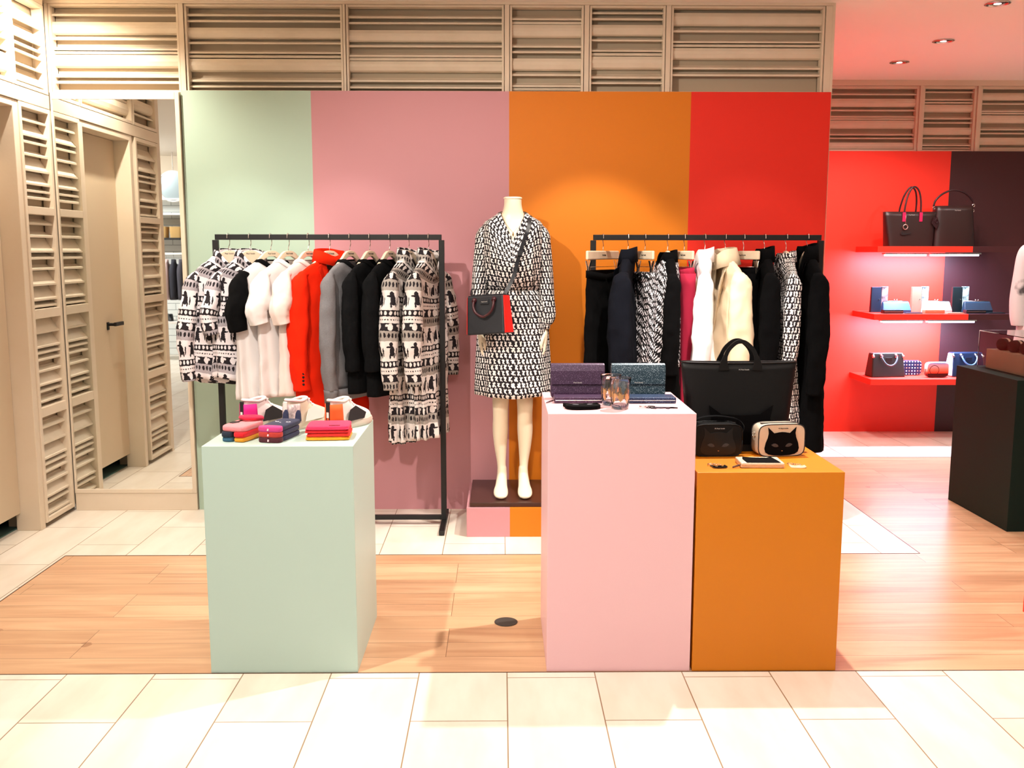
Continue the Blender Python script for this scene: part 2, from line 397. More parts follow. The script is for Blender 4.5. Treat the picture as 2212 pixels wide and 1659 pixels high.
# louvred panels -----------------------------------------------------
def slats(w, h, seed, dens=1.):
    """boards of different widths and tilts, as the screens have; x 0..w, z 0..h, front at y=0, going back"""
    R = random.Random(seed); bm = N(); z = h - R.choice((.004, .02, .034))
    seq = ['wide', 'fin', 'gap', 'fin', 'lip', 'wide', 'gap', 'fin', 'fin', 'gap']
    if w < .38 and dens > 1.1: seq = ['fin', 'deep', 'fin', 'gap', 'fin', 'deep', 'deep', 'fin', 'fin', 'gap']
    i = R.randrange(len(seq))
    while z > .02:
        kd = seq[i % len(seq)]; i += 1; f = dens * R.uniform(.9, 1.12)
        if kd == 'gap': z -= .022 * f; continue
        if kd == 'wide':   t = .058 * f; pts = [(.012, 0), (.004, -.3), (.002, -.55), (.010, -.9), (.020, -1), (.048, -1), (.048, 0)]
        elif kd == 'deep': t = .060 * f; pts = [(.046, 0), (.044, -.08), (.008, -.84), (.002, -.86), (.002, -1), (.012, -1), (.050, -.12), (.050, 0)]
        elif kd == 'fin':  t = .026 * f; pts = [(.046, 0), (.040, -.2), (.006, -.62), (.004, -.66), (.004, -1), (.016, -1), (.050, -.4), (.050, 0)]
        else:              t = .014 * f; pts = [(.014, 0), (.010, -.5), (.014, -1), (.048, -1), (.048, 0)]
        if z - t < .001: break
        a = [bm.verts.new((0, y, z + q * t)) for y, q in pts]; b = [bm.verts.new((w, y, z + q * t)) for y, q in pts]
        n = len(pts); bm.faces.new(a); bm.faces.new(b[::-1])
        for k in range(n): bm.faces.new((a[k], b[k], b[(k + 1) % n], a[(k + 1) % n]))
        z -= t + R.uniform(.002, .008)
    return bm
def louvre(label, loc, rz, w, tiers, seed, group, fr=.022, dens=1., kind='louvered_panel'):
    """tiers: list of (z0, z1) openings; x runs along the panel, front toward -y"""
    t = thing(kind, label, 'louvered panel', loc, rz, group)
    z0, z1 = tiers[0][0] - fr, tiers[-1][1] + fr
    bm = N(); box(bm, -fr, 0, -.006, .05, z0, z1); box(bm, w, w + fr, -.006, .05, z0, z1)
    box(bm, 0, w, -.006, .05, z0, tiers[0][0]); box(bm, 0, w, -.006, .05, tiers[-1][1], z1)
    for (a, b), (c, d) in zip(tiers, tiers[1:]): box(bm, 0, w, -.006, .05, b, c)
    mesh('frame', bm, creamwood, t, bevel=.002)
    for k, (a, b) in enumerate(tiers):
        s = mesh('slats', slats(w, b - a, seed + k * 3, dens), slatwood, t); s.location = (0, .006, a)
    bx('backing_board', 0, w, .056, .062, tiers[0][0], tiers[-1][1], darkgap, t)
    return t
GW = 'louvered panels over the display wall'
spans = [(-2.394, -1.724, 'over the standing mirror'), (-1.675, -.853, 'over the mint and pink wall stripes'), (-.817, .009, 'over the pink wall stripe alone'),
         (.058, .436, 'narrow one above the headless mannequin, over orange'), (.485, .874, 'narrow one over the orange wall stripe, beside the red'), (.923, 1.73, 'over the red wall stripe')]
for k, (a, b, s) in enumerate(spans):
    louvre('cream wooden louvered panel ' + s, (a + .003, 5.335, 0), 0, b - a - .006, [(2.305, 2.737)], 11 + 5 * k, GW, fr=.012)
# posts and rails of the upper screen
for k, (x0, x1, z0, z1) in enumerate([(-2.42, -2.405, 2.29, ZC), (-1.712, -1.687, 2.29, ZC), (-.841, -.829, 2.29, ZC), (.021, .046, 2.29, ZC), (.448, .473, 2.29, ZC), (.886, .911, 2.29, ZC), (1.742, 1.776, 2.29, ZC)]):
    tag(bx('trim_post', x0, x1, 5.322, 5.42, z0, z1 - .015, creamwood), kind='structure')
tag(bx('trim_rail', -2.42, 1.776, 5.318, 5.42, 2.7495, ZC - .0005, creamwood), kind='structure')
tag(bx('trim_end', 1.7762, 1.79, 5.32, 5.56, 0, ZC - .001, creamwood), kind='structure')
# far screen above shelves
for k, (a, b, s) in enumerate([(2.3, 3.237, 'wide one over the far red wall'), (3.302, 3.688, 'narrow one where far red wall turns plum'), (3.752, 4.9, 'over the far plum wall')]):
    louvre('cream wooden louvered panel ' + s, (a, 7.65, 0), 0, b - a, [(2.24, 2.703)], 71 + 7 * k, 'louvered panels over the far wall', fr=.02)
for x0, x1 in ((3.258, 3.281), (3.709, 3.731)): tag(bx('trim_post', x0, x1, 7.63, 7.72, 2.227, ZC - .001, creamwood), kind='structure')
tag(bx('trim_rail', 1.5, 7, 7.62, 7.72, 2.7235, ZC - .0005, creamwood), kind='structure')

# fitting room side: screens, jambs and door, faces +X at x=-2.40
SW = -2.40
tiersA = [(.05, .585), (.635, 1.10), (1.148, 1.635), (1.675, 2.165)]
RX = pi / 2     # panel x runs toward +Y, front toward +X
louvre('tall cream louvered panel of four tiers beside the standing mirror', (SW - .001, 4.955, 0), RX, .285, tiersA, 5, 'louvered panels of the fitting room front', fr=.024, dens=1.15)
louvre('tall cream louvered panel beyond the fitting room door, seen in the mirror', (SW - .001, 3.70, 0), RX, .37, tiersA, 25, 'louvered panels of the fitting room front', fr=.024, dens=1.15)
UP = [(2.285, 2.70)]
louvre('upper cream louvered panel in the corner above the tall four-tier one', (SW - .001, 4.925, 0), RX, .315, UP, 35, 'louvered panels of the fitting room front', fr=.02, dens=1.15)
louvre('upper cream louvered panel above the fitting room door', (SW - .001, 4.14, 0), RX, .74, UP, 45, 'louvered panels of the fitting room front', fr=.02, dens=1.15)
louvre('upper cream louvered panel at the far end of fitting room front', (SW - .001, 3.70, 0), RX, .385, UP, 55, 'louvered panels of the fitting room front', fr=.02, dens=1.15)
bm = N()
box(bm, SW - .13, SW - .002, 4.880, 4.930, 0, 2.19); box(bm, SW - .13, SW - .002, 4.135, 4.18, 0, 2.19); box(bm, SW - .13, SW - .002, 4.18, 4.88, 2.155, 2.19)
tag(mesh('trim_doorway', bm, creamwood, bevel=.003), kind='structure')
bm = N(); box(bm, SW - .052, SW + .004, 3.66, 5.265, 2.192, 2.262); box(bm, SW - .052, SW + .002, 3.66, 5.265, 2.722, ZC - .001)
box(bm, SW - .052, SW - .0, 4.894, 4.904, 2.262, 2.722); box(bm, SW - .052, SW - .0, 4.108, 4.118, 2.262, 2.722)
tag(mesh('trim_side_rail', bm, creamwood, bevel=.002), kind='structure')
tag(bx('wall_side_core', -2.60, SW - .066, 3.62, 4.13, 0, ZC, darkgap), kind='structure')
tag(bx('wall_side_end', -2.60, SW + .002, 3.63, 3.672, 0, ZC, creamwood), kind='structure')
tag(bx('wall_side_corner', -2.60, SW - .066, 4.935, 5.42, 0, ZC, darkgap), kind='structure')
tag(bx('wall_side_over_door', -2.60, SW - .066, 4.13, 4.935, 2.20, ZC, darkgap), kind='structure')
tag(bx('wall_fitting_room', -3.9, -3.8, 3.62, 5.42, 0, ZC, mat('fitting_room_green', '5f7f76', .8)), kind='structure')
tag(bx('wall_fitting_room_near', -3.8, -2.60, 3.60, 3.64, 0, ZC, wallpaint), kind='structure')
tag(bx('wall_fitting_room_far', -3.8, -2.60, 5.40, 5.44, 0, ZC, wallpaint), kind='structure')
tag(bx('floor_carpet', -3.8, -2.545, 3.64, 5.40, 0, .006, mat('green_carpet', '4d6a62', .95, bump=.6, bscale=400)), kind='structure')
d = tag(bx('door_1', -2.545, -2.505, 4.183, 4.877, .095, 2.152, mat('beige_door', 'cbb99e', .5)), kind='structure')
h = bpy.data.objects.new
bm = N(); box(bm, -2.505, -2.497, 4.42, 4.45, .95, 1.0); tube(bm, [(-2.50, 4.435, .985), (-2.45, 4.435, .985)], .010, 12); box(bm, -2.462, -2.444, 4.32, 4.445, .974, .998)
mesh('door_handle', bm, blackm, d, bevel=.003)

# mirror --------------------------------------------------------------
mr = thing('standing_mirror', 'tall full-length mirror in a cream frame between louvers and mint wall', 'mirror', (-2.05, 5.27, 0))
bm = N(); x0, x1 = -2.394 + 2.05, -1.712 + 2.05
box(bm, x0, -2.385 + 2.05, 0, .13, .1, 2.285); box(bm, -1.735 + 2.05, x1, 0, .13, .1, 2.285)
box(bm, -2.385 + 2.05, -1.735 + 2.05, 0, .13, 2.248, 2.285); box(bm, -2.385 + 2.05, -1.735 + 2.05, 0, .13, .1, .123)
mesh('frame', bm, creamwood, mr, bevel=.002)
bx('mirror_glass', -2.385 + 2.05, -1.735 + 2.05, .006, .012, .123, 2.248, mat('silver_mirror', 'f0f2ee', .012, 1), mr)
bx('plinth', x0, x1, .004, .13, 0, .1, creamwood, mr, bevel=.002)

# pedestals -----------------------------------------------------------
def pedestal(label, x0, x1, y0, y1, h_, m):
    o = bx('display_plinth', x0, x1, y0, y1, 0, h_, m, bevel=.0015); return tag(o, label, 'plinth', 'painted display plinths')
pedestal('mint green square plinth carrying sneakers and folded socks', -1.005, -.497, 3.16, 3.674, .801, mint)
pedestal('pale pink square plinth, tallest, with clutches and glass tumblers', .158, .657, 3.162, 3.66, .91, pink)
pedestal('orange square plinth with the big black tote on it', .665, 1.167, 3.16, 3.66, .708, orange)
pedestal('tall red plinth, only a sliver of its base showing beside the oak floor', 2.121, 2.6, 3.22, 3.705, .9, red)
pedestal('dark green plinth under the clear acrylic case', 2.64, 3.4, 4.815, 5.476, .797, greend)
bm = N(); box(bm, -.176, .045, 4.748, 5.285, 0, .153, None, 0); box(bm, .045, .27, 4.748, 5.285, 0, .153, None, 1)
tag(mesh('mannequin_platform', bm, [pinkw, orangew], bevel=.001), 'low platform half pink half orange against the striped wall', 'platform')
tag(bx('base_plate', -.16, .262, 4.76, 5.262, .1535, .176, mat('dark_brown_board', '3c211b', .35, coat=.2), bevel=.002), 'dark brown board lying on the low pink and orange platform', 'board')
bm = N(); lathe(bm, [(.0455, 0.), (.0455, .002), (.043, .003)], 40, caps=(True, True))
o = mesh('floor_outlet_cover', bm, mat('dark_rubber', '3a3633', .5)); o.location = (.019, 3.61, .001); tag(o, 'round dark grey outlet cover set in the oak floor', 'floor outlet')
# downlights
def downlight(x, y, label):
    t = thing('ceiling_downlight', label, 'ceiling light', (x, y, ZC), 0, 'recessed ceiling downlights')
    bm = N(); lathe(bm, [(.062, -.0005), (.066, -.004), (.052, -.0055), (.05, -.0005)], 40, caps=(False, False)); mesh('trim_ring', bm, steel, t, smooth=True)
    bm = N(); lathe(bm, [(.05, -.0008), (.049, -.003), (.018, -.0035)], 32, caps=(False, False)); mesh('reflector', bm, mat('faceted_reflector', 'b7a9a0', .15, 1), t, smooth=True)
    bm = N(); lathe(bm, [(.019, -.002), (.019, -.0045)], 24); mesh('bulb', bm, mat('lit_bulb', 'fff0dc', emit=8), t)
downlight(2.793, 6.919, 'small recessed downlight closest to the far louvers')
downlight(2.787, 6.234, 'recessed downlight, second from the far louvers')
downlight(2.655, 5.315, 'recessed downlight at the picture top edge, third from the far louvers')
# ================================================================== RACKS
YR = 4.98
def rack(label, x0, x1, zt=1.534):
    t = thing('clothes_rack', label, 'clothes rack', ((x0 + x1) / 2, YR, 0), 0, 'black clothes racks'); w = (x1 - x0) / 2; h = .014
    bx('top_rail', -w, w, -h, h, zt - .028, zt, blackm, t, bevel=.0015)
    for s in (-1, 1):
        bx('post', s * w - h, s * w + h, -h, h, .028, zt - .0285, blackm, t, bevel=.0015)
        bm = N(); box(bm, s * w - h, s * w + h, -.215, .215, .003, .0275)
        mesh('foot', bm, blackm, t, bevel=.002)
    bx('cross_bar', -w + h, w - h, -.012, .012, .0285, .052, blackm, t, bevel=.0015)
rack('black metal clothes rack before the mint and pink wall', -1.463, -.305)
rack('black metal clothes rack before the orange and red wall', .476, 1.652)

wood = mat('pale_beech', 'ead8bf', .45, bump=.1, bscale=60, mix='e0ccb0', mscale=20)
blackt = mat('black_ink', '1a1718', .6)
HZ = 1.452        # top of the wooden part of a hanger
def hook_bm(bm, top=1.534):
    dz = top - HZ
    pts = [(0, 0, -.01), (.0, 0, .012), (.006, 0, .026), (.001, 0, .042)]
    for k in range(0, 9):
        a = pi * (1.12 - k / 8 * 1.25); pts.append((.0 + 0, -.0215 * cos(a) * 1, dz - .016 + .021 * sin(a)))
    # the hook closes over the rail in the plane across the rail
    pts = [(0, 0, -.01), (0, 0, .014), (.003, .010, .03), (.001, .0225, .046), (0, .0235, dz - .012), (0, .017, dz + .002), (0, .002, dz + .0055), (0, -.014, dz + .003), (0, -.021, dz - .008), (0, -.0225, dz - .02)]
    tube(bm, spline(pts, 4), .0019, 8)
def hanger(x, th, label, full=False, rl='garment hangers'):
    t = thing('clothes_hanger', label, 'hanger', (x, YR, HZ), th, rl)
    top = [(-.182, -.122), (-.15, -.1), (-.11, -.066), (-.07, -.036), (-.045, -.013), (-.026, -.003), (0, 0), (.026, -.003), (.045, -.013), (.07, -.036), (.11, -.066), (.15, -.1), (.182, -.122)]
    if full: bot = [(.178, -.138), (.13, -.108), (.06, -.075), (-.06, -.075), (-.13, -.108), (-.178, -.138)]
    else: bot = [(.178, -.138), (.14, -.114), (.08, -.07), (.045, -.045), (.018, -.03), (-.018, -.03), (-.045, -.045), (-.08, -.07), (-.14, -.114), (-.178, -.138)]
    bm = N(); prism(bm, [(a, b) for a, b in top + bot], -.008, .008)
    mesh('hanger_body', bm, wood, t, bevel=.003)
    bm = N(); hook_bm(bm)
    hk = mesh('hook', bm, steel, t, smooth=True); hk.rotation_euler = (0, 0, -th)
    text('Paul Smith', .011, blackt, t, TM(0, -.0084, -.016), 'logo_text')
    return t
def clip_hanger(x, th, label, w=.2, tilt=0):
    t = thing('clip_hanger', label, 'hanger', (x, YR, HZ), th, 'wooden clip hangers')
    bm = N(); box(bm, -w, w, -.007, .007, -.045, 0)
    mesh('hanger_body', bm, wood, t, bevel=.006, seg=3)
    bm = N(); hook_bm(bm); hk = mesh('hook', bm, steel, t, smooth=True); hk.rotation_euler = (0, 0, -th)
    bm = N(); tube(bm, [(-w + .02, 0, -.04), (-w + .02, 0, -.082)], .0016, 6); tube(bm, [(w - .02, 0, -.04), (w - .02, 0, -.082)], .0016, 6)
    tube(bm, [(-w + .02, 0, -.082), (w - .02, 0, -.082)], .0016, 6); mesh('wire_bar', bm, steel, t, smooth=True)
    for s in (-1, 1):
        bm = N(); X = s * (w - .022)
        for q in (-1, 1):
            vs = box(bm, X - .007, X + .007, q * .003, q * .0055, -.115, -.088)
            vs = box(bm, X - .007, X + .007, q * .003, q * .0055, -.088, -.050)
            for v in vs[4:]: v.co.y += q * .009
        mesh('clip', bm, steel, t, bevel=.0005)
    text('Paul Smith', .011, blackt, t, TM(0, -.0075, -.022), 'logo_text')
    return t
SOL = [('SOLIDIFY', dict(thickness=.0028, offset=-1))]
wrk = bpy.data.textures.new('cloth_wrinkles', 'CLOUDS'); wrk.noise_scale = .075; wrk.noise_depth = 2
SOLW = [('SUBSURF', dict(levels=1, render_levels=1)), ('DISPLACE', dict(texture=wrk, strength=.018, mid_level=.5, texture_coords='LOCAL'))] + SOL
def smooth_chain(st, k=5):
    """st: list of tuples of floats, catmull-rom between them"""
    out = []
    for i in range(len(st) - 1):
        a, b, c, d = st[max(i - 1, 0)], st[i], st[i + 1], st[min(i + 2, len(st) - 1)]
        for s in range(k):
            t = s / k; out.append([.5 * (2 * b[m] + (c[m] - a[m]) * t + (2 * a[m] - 5 * b[m] + 4 * c[m] - d[m]) * t * t + (3 * b[m] - a[m] - 3 * c[m] + d[m]) * t ** 3) for m in range(len(b))])
    out.append(list(st[-1])); return out
def ring(N_, hw, hf, hb, zs, zf, zb, p=.75, fold=0, k=9, ph=0, cx=0, cy=0, V=None):
    """garment cross-section: half width, front and back depth, heights at sides, front and back"""
    o = []
    for j in range(N_):
        a = 2 * pi * j / N_ - pi / 2; c, s = cos(a), sin(a)
        d = hf if s < 0 else hb
        f = 1 + fold * sin(k * a + ph) + fold * .6 * sin((k * 2 - 3) * a + ph * 2.3)
        x = hw * math.copysign(abs(c) ** p, c) * (1 + (f - 1) * .25); y = d * math.copysign(abs(s) ** p, s) * f
        if s < 0: g = max(0, 1 - abs(c) / (V or 1.)); z = zs + (zf - zs) * g
        else: z = zs + (zb - zs) * s
        o.append((cx + x, cy + y, z))
    return o
NR = 56
def body_rings(prof, fold, seed):
    R = random.Random(seed); ph = R.uniform(0, 6); k = R.choice((7, 8, 9)); out = []
    n = len(prof)
    for i in range(n - 1):
        a, b = prof[i], prof[i + 1]; st = max(1, int(abs(a[3] - b[3]) / .035))
        for s in range(st):
            t = s / st; q = [a[m] + (b[m] - a[m]) * t for m in range(7)]
            out.append(q)
    out.append(list(prof[-1]))
    zt = out[0][3]; zb = out[-1][3]
    return [ring(NR, q[0], q[1], q[2], q[3], q[4], q[5], .75, fold * max(0, (zt - q[3] - .1)) / max(.01, zt - zb) * q[6], k, ph + q[3] * 2.0, V=q[6] if False else .9) for q in out]
def garment(name, label, cat, x, th, m, hem=-.7, hw=0.193, sleeve=(-.66, .05), fold=.16, seed=1, vneck=0, neck=.075, shoulder=.185, mats=None, flare=1.0, slm=None, cuff=None, collar=None, neckband=None, depth=.042, group=None, dy=0, slout=0.021, hemcurve=0, sides=(-1, 1), slp=.0, dfl=1., sthin=.8):
    """a top on its hanger: local x along the hanger, front toward -y, z down from the hanger top"""
    t = thing(name, label, cat, (x, YR + dy, HZ), th, group)
    drop = .008; nz_ = -.062 if not collar else -.045; zf = nz_ - .03 - vneck
    P = [  # hw, hf, hb, zside, zfront, zback, folds
        (neck + .004, .042, .036, nz_ + .012, zf, nz_ + .008, 1), (neck + .034, .042, .036, -.060, zf - .02, nz_ - .02, 1),
        (shoulder * .82, .034, .032, -.083, zf * .5 - .085, -.09, 1), (shoulder + .004, .026, .026, -.114, zf * .35 - .13, -.125, 1),
        (shoulder + .012, .030, .030, -.165, -.19 + zf * .1, -.17, 1), (hw * .96, depth * .95, depth * .9, -.28, -.29, -.28, 1), (hw * .98, depth * 1.1, depth * 1.05, -.42, -.42, -.42, 1.1),
        (hw * flare, depth * 1.25 * dfl, depth * 1.2 * dfl, hem + hemcurve, hem, hem, 1.3)]
    bm = N(); loft(bm, body_rings(P, fold, seed), (False, False))
    mesh('garment_body', bm, m, t, smooth=True, mods=SOLW)
    if sleeve:
        ze, r = sleeve
        for s in sides:
            R = random.Random(seed * 7 + s); bm = N(); pl = R.uniform(0, 6); L = -.16 - ze
            ctl = [(s * (shoulder - .045), 0, -.108 - drop, .3), (s * (shoulder - .008), -.002, -.122 - drop, .52), (s * (shoulder + .014), -.006, -.17 - drop, .82), (s * (shoulder + .012 + slout * .55), -.012, -.2 - drop - (L - .06) * .3, 1.0), (s * (shoulder + .01 + slout), -.016 - slp * .6, -.2 - drop - (L - .06) * .65, .88), (s * (shoulder + slout), -.02 - slp, ze, .78)]
            q_ = smooth_chain(ctl, 6); Pc = [Vector(v[:3]) for v in q_]; rs = []
            for i, p_ in enumerate(Pc):
                tg = (Pc[min(i + 1, len(Pc) - 1)] - Pc[max(i - 1, 0)]).normalized(); ax = Vector((1, 0, 0)); ax = (ax - tg * ax.dot(tg)).normalized(); ay = tg.cross(ax); rr = r * q_[i][3]; qq = i / len(Pc)
                rs.append([p_ + ax * (rr * .72 * cos(2 * pi * j / 28) * (1 + (.09 * sin(3 * 2 * pi * j / 28 + pl + p_.z * 8) + .05 * sin(5 * 2 * pi * j / 28 - p_.z * 22)) * qq)) + ay * (rr * sthin * sin(2 * pi * j / 28) * (1 + .06 * sin(4 * 2 * pi * j / 28 + pl + p_.z * 11) * qq)) for j in range(28)])
            cy = Pc[-1].y; loft(bm, rs, (True, False))
            sl = mesh('sleeve', bm, slm or m, t, smooth=True, mods=SOLW)
            if cuff:
                bm = N(); cm, ch = cuff; rr = r * .78; c0 = s * (shoulder + slout)
                loft(bm, [[(c0 + rr * .74 * k_ * cos(2 * pi * j / 28), cy + rr * (sthin + .03) * k_ * sin(2 * pi * j / 28), ze + z_) for j in range(28)] for k_, z_ in ((1.04, .004), (1.0, -.01), (.94, -ch), (.9, -ch))], (False, False))
                mesh('cuff', bm, cm, sl, smooth=True, mods=SOL)
    if neckband:
        bm = N(); nb, th_ = neckband
        a = ring(NR, neck + .005, .043, .038, nz_ + .014, zf, nz_ + .010, V=.9); b = ring(NR, neck + .024, .0455, .0405, nz_ + .002, zf - .018, nz_ - .010, V=.9); c = ring(NR, neck, .039, .034, nz_ + .016, zf + .004, nz_ + .012, V=.9)
        loft(bm, [c, a, b], (False, False)); mesh('neckband', bm, nb, t, smooth=True, mods=[('SOLIDIFY', dict(thickness=.004, offset=1))])
    if collar:
        cm, chh = collar; bm = N()
        loft(bm, [ring(NR, neck * .93, .047, .043, -.04, zf + .0, -.035, V=.9), ring(NR, neck * .86, .045, .04, -.04 + chh * .9, zf + chh * .5, -.03 + chh, V=.9), ring(NR, neck * .94, .052, .047, -.038 + chh * .9, zf + chh * .5, -.028 + chh, V=.9), ring(NR, neck * 1.22, .055, .050, -.062, zf - .035, -.055, V=.7)], (False, False))
        mesh('collar', bm, cm, t, smooth=True, mods=SOL)
    return t
def front_y(zz, depth=.045): return -depth * 1.15
def lapels(t, m, z0=-.03, z1=-.36, w=.085, y=-.048, name='lapel'):
    for s in (-1, 1):
        bm = N()
        o = [(s * .055, y + .03, z0 + .005), (s * (.055 + .022), y + .016, z0 - .055), (s * (w + .04), y - .004, z0 - .075), (s * (w + .028), y - .012, z0 - .105), (s * (w * .7), y - .012, (z0 + z1) / 2 - .04), (s * .004, y - .008, z1), (s * .02, y - .004, z1 * .55)]
        a = [bm.verts.new(p) for p in o]; b = [bm.verts.new((p[0] * .98, p[1] + .005, p[2])) for p in o]
        bm.faces.new(a); bm.faces.new(b[::-1])
        for i in range(len(o)): bm.faces.new((a[i], b[i], b[(i + 1) % len(o)], a[(i + 1) % len(o)]))
        mesh(name, bm, m, t, bevel=.0015)
def buttons(t, pts, r, m, name='button'):
    for p in pts:
        bm = N(); tube(bm, [(p[0], p[1], p[2]), (p[0], p[1] - .0045, p[2])], r, 14); mesh(name, bm, m, t, smooth='auto')
def placket(t, m, z0, z1, y=-.052, w=.013):
    n = 8; bm = N(); pts = []
    rs = []
    for i in range(n + 1):
        z = z0 + (z1 - z0) * i / n; q = i / n; yy = y * (.78 + .34 * q)
        rs.append([(-w, yy, z), (w, yy, z), (w, yy + .006, z), (-w, yy + .006, z)])
    loft(bm, rs, (True, True)); mesh('placket', bm, m, t)

A1 = print_bands(); A2 = print_bands('ddd6d3', '9c958f', 'animal_band_crepe')
cats = print_cats(); feather = print_feather()
wtee = mat('white_jersey', 'e2dddd', .85, sheen=.1, bump=.2, bscale=700); ctee = mat('blush_white_jersey', 'e6d6d0', .85, bump=.2, bscale=700)
bjer = mat('black_jersey', '060607', .95, bump=.3, bscale=600, spec=.12); coatr = mat('vermilion_wool', 'e32608', .95, bump=.5, bscale=500, spec=.15)
grey = mat('grey_marl', '7d7c7f', .95, bump=.5, bscale=600, mix='6d6c70', mscale=300, spec=.2); navyw = mat('navy_wool', '0c0e16', .95, bump=.4, bscale=500, spec=.12)
blackw = mat('black_wool', '040405', .95, bump=.4, bscale=500, spec=.1); cream = mat('cream_wool', 'd9c6a8', .9, bump=.4, bscale=400)
crim = mat('raspberry_wool', 'a8183a', .9, bump=.3, bscale=500); wshirt = mat('white_poplin', 'eeeaee', .75)
lining = mat('dark_floral_lining', '4a1f22', .6, mix='7e5a55', mscale=60); gblack = mat('charcoal_knit', '0a0b0d', .95, bump=.6, bscale=500, mix='0f1012', mscale=80, spec=.12)
GA = 'garments on the rack before the mint and pink wall'; GB = 'garments on the rack before the orange and red wall'
H1 = [-1.398, -1.289, -1.182, -1.092, -.99, -.881, -.777, -.675, -.573, -.475, -.373]
TH1 = [.58, .64, .84, .98, 1.02, .84, 1.1, 1.14, 1.14, 1.14, 1.22]
hl = ['holding the outermost animal print shirt', 'holding the second animal print shirt', 'in the black-sleeved white t-shirt', 'in the plain white t-shirt', 'in the blush white t-shirt beside the red coat',
      'inside the red coat', 'in the grey sweatshirt', 'in the black sweater beside the grey sweatshirt', 'in the dark sweater beside the printed dress', 'in the long printed dress next to a dark sweater', 'in the long printed dress at the rack end']
for x, th, s, i in zip(H1, TH1, hl, range(11)): hanger(x, th, 'pale wooden hanger ' + s, full=i in (0, 1, 5), rl='wooden hangers on the mint side rack')
g = garment('printed_shirt', 'black and white animal print shirt, outermost beside the mirror', 'shirt', H1[0], TH1[0], A1, hem=-.69, hw=0.213, sleeve=(-.655, .062), seed=3, collar=(A1, .04), slout=0.051, hemcurve=.05, group=GA, fold=.12, vneck=.02)
placket(g, A1, -.12, -.66); buttons(g, [(0, -.052 - .010 * i / 6, -.17 - .08 * i) for i in range(6)], .005, blackt)
g = garment('printed_shirt', 'black and white animal print shirt tucked beside the black-sleeved t-shirt', 'shirt', H1[1], TH1[1], A1, hem=-.69, hw=0.213, sleeve=(-.42, .062), seed=4, collar=(A1, .04), slout=0.042, hemcurve=.05, group=GA, fold=.12, vneck=.02)
placket(g, A1, -.12, -.66)
g = garment('raglan_tshirt', 'white t-shirt with black sleeves and black neckband', 't-shirt', H1[2], TH1[2], wtee, hem=-.755, hw=0.223, sleeve=(-.40, .075), slm=bjer, seed=5, neckband=(bjer, .02), slout=0.036, group=GA, fold=.2, flare=.98)
g = garment('tshirt', 'plain white t-shirt between the black-sleeved one and the blush one', 't-shirt', H1[3], TH1[3], wtee, hem=-.735, hw=0.223, sleeve=(-.36, .08), seed=6, neckband=(wtee, .02), slout=0.045, group=GA, fold=.2)
g = garment('tshirt', 'blush white t-shirt half behind the red coat', 't-shirt', H1[4], TH1[4], ctee, hem=-.73, hw=0.218, sleeve=(-.36, .075), seed=7, neckband=(ctee, .02), slout=0.036, group=GA, fold=.09)
g = garment('wool_coat', 'long vermilion red wool coat with lapels', 'coat', H1[5], TH1[5], coatr, hem=-.985, hw=0.223, sleeve=(-.70, .072), seed=8, vneck=.20, slout=0.033, group=GA, fold=.05, depth=.045, flare=1.05, slp=.01)
lapels(g, coatr, -.01, -.40, .08, -.048)
bm = N(); loft(bm, [ring(NR, .068, .04, .048, -.03, -.06, -.02), ring(NR, .07, .042, .05, .0, -.03, .012), ring(NR, .08, .05, .062, -.0, -.03, .01), ring(NR, .095, .055, .066, -.06, -.08, -.055)], (False, False)); mesh('collar', bm, coatr, g, smooth=True, mods=SOL)
bm = N(); loft(bm, [ring(NR, .07, .03, .032, -.045, -.23, -.03), ring(NR, .11, .026, .028, -.12, -.33, -.12), ring(NR, .13, .026, .028, -.5, -.5, -.5)], (False, False)); mesh('lining', bm, lining, g, smooth=True)
buttons(g, [(-.240, -.070, -.61 - .018 * k) for k in range(4)], .006, blackt, 'cuff_button')
g = garment('sweatshirt', 'grey marl sweatshirt with ribbed cuffs', 'sweatshirt', H1[6], TH1[6], grey, hem=-.70, hw=0.203, sleeve=(-.70, .056), seed=9, cuff=(grey, .065), neckband=(gblack, .02), slout=0.030, group=GA, fold=.06)
bm = N(); loft(bm, [ring(NR, .212, .072, .07, -.695, -.695, -.695), ring(NR, .205, .066, .064, -.755, -.755, -.755)], (False, False)); mesh('waistband', bm, grey, g, smooth=True, mods=SOL)
g = garment('sweater', 'black sweater next to the grey sweatshirt', 'sweater', H1[7], TH1[7], gblack, hem=-.72, hw=0.203, sleeve=(-.60, .058), seed=10, neckband=(bjer, .02), slout=0.021, group=GA, fold=.05)
g = garment('sweater', 'charcoal black sweater next to the long printed dress', 'sweater', H1[8], TH1[8], gblack, hem=-.735, hw=0.208, sleeve=(-.60, .06), seed=12, neckband=(bjer, .02), slout=0.027, group=GA, fold=.04)
g = garment('printed_dress', 'long black and cream animal print dress next to the dark sweater', 'dress', H1[9], TH1[9], A2, flare=.8, hem=-.985, hw=.2, sleeve=(-.69, .066), seed=13, collar=(A2, .045), slout=0.042, group=GA, fold=.34, vneck=.03)
g = garment('printed_dress', 'long black and cream animal print dress at the post end', 'dress', H1[10], TH1[10], A2, flare=.8, hem=-.965, hw=.2, sleeve=(-.67, .066), seed=14, collar=(A2, .045), slout=0.048, group=GA, fold=.34, vneck=.03)

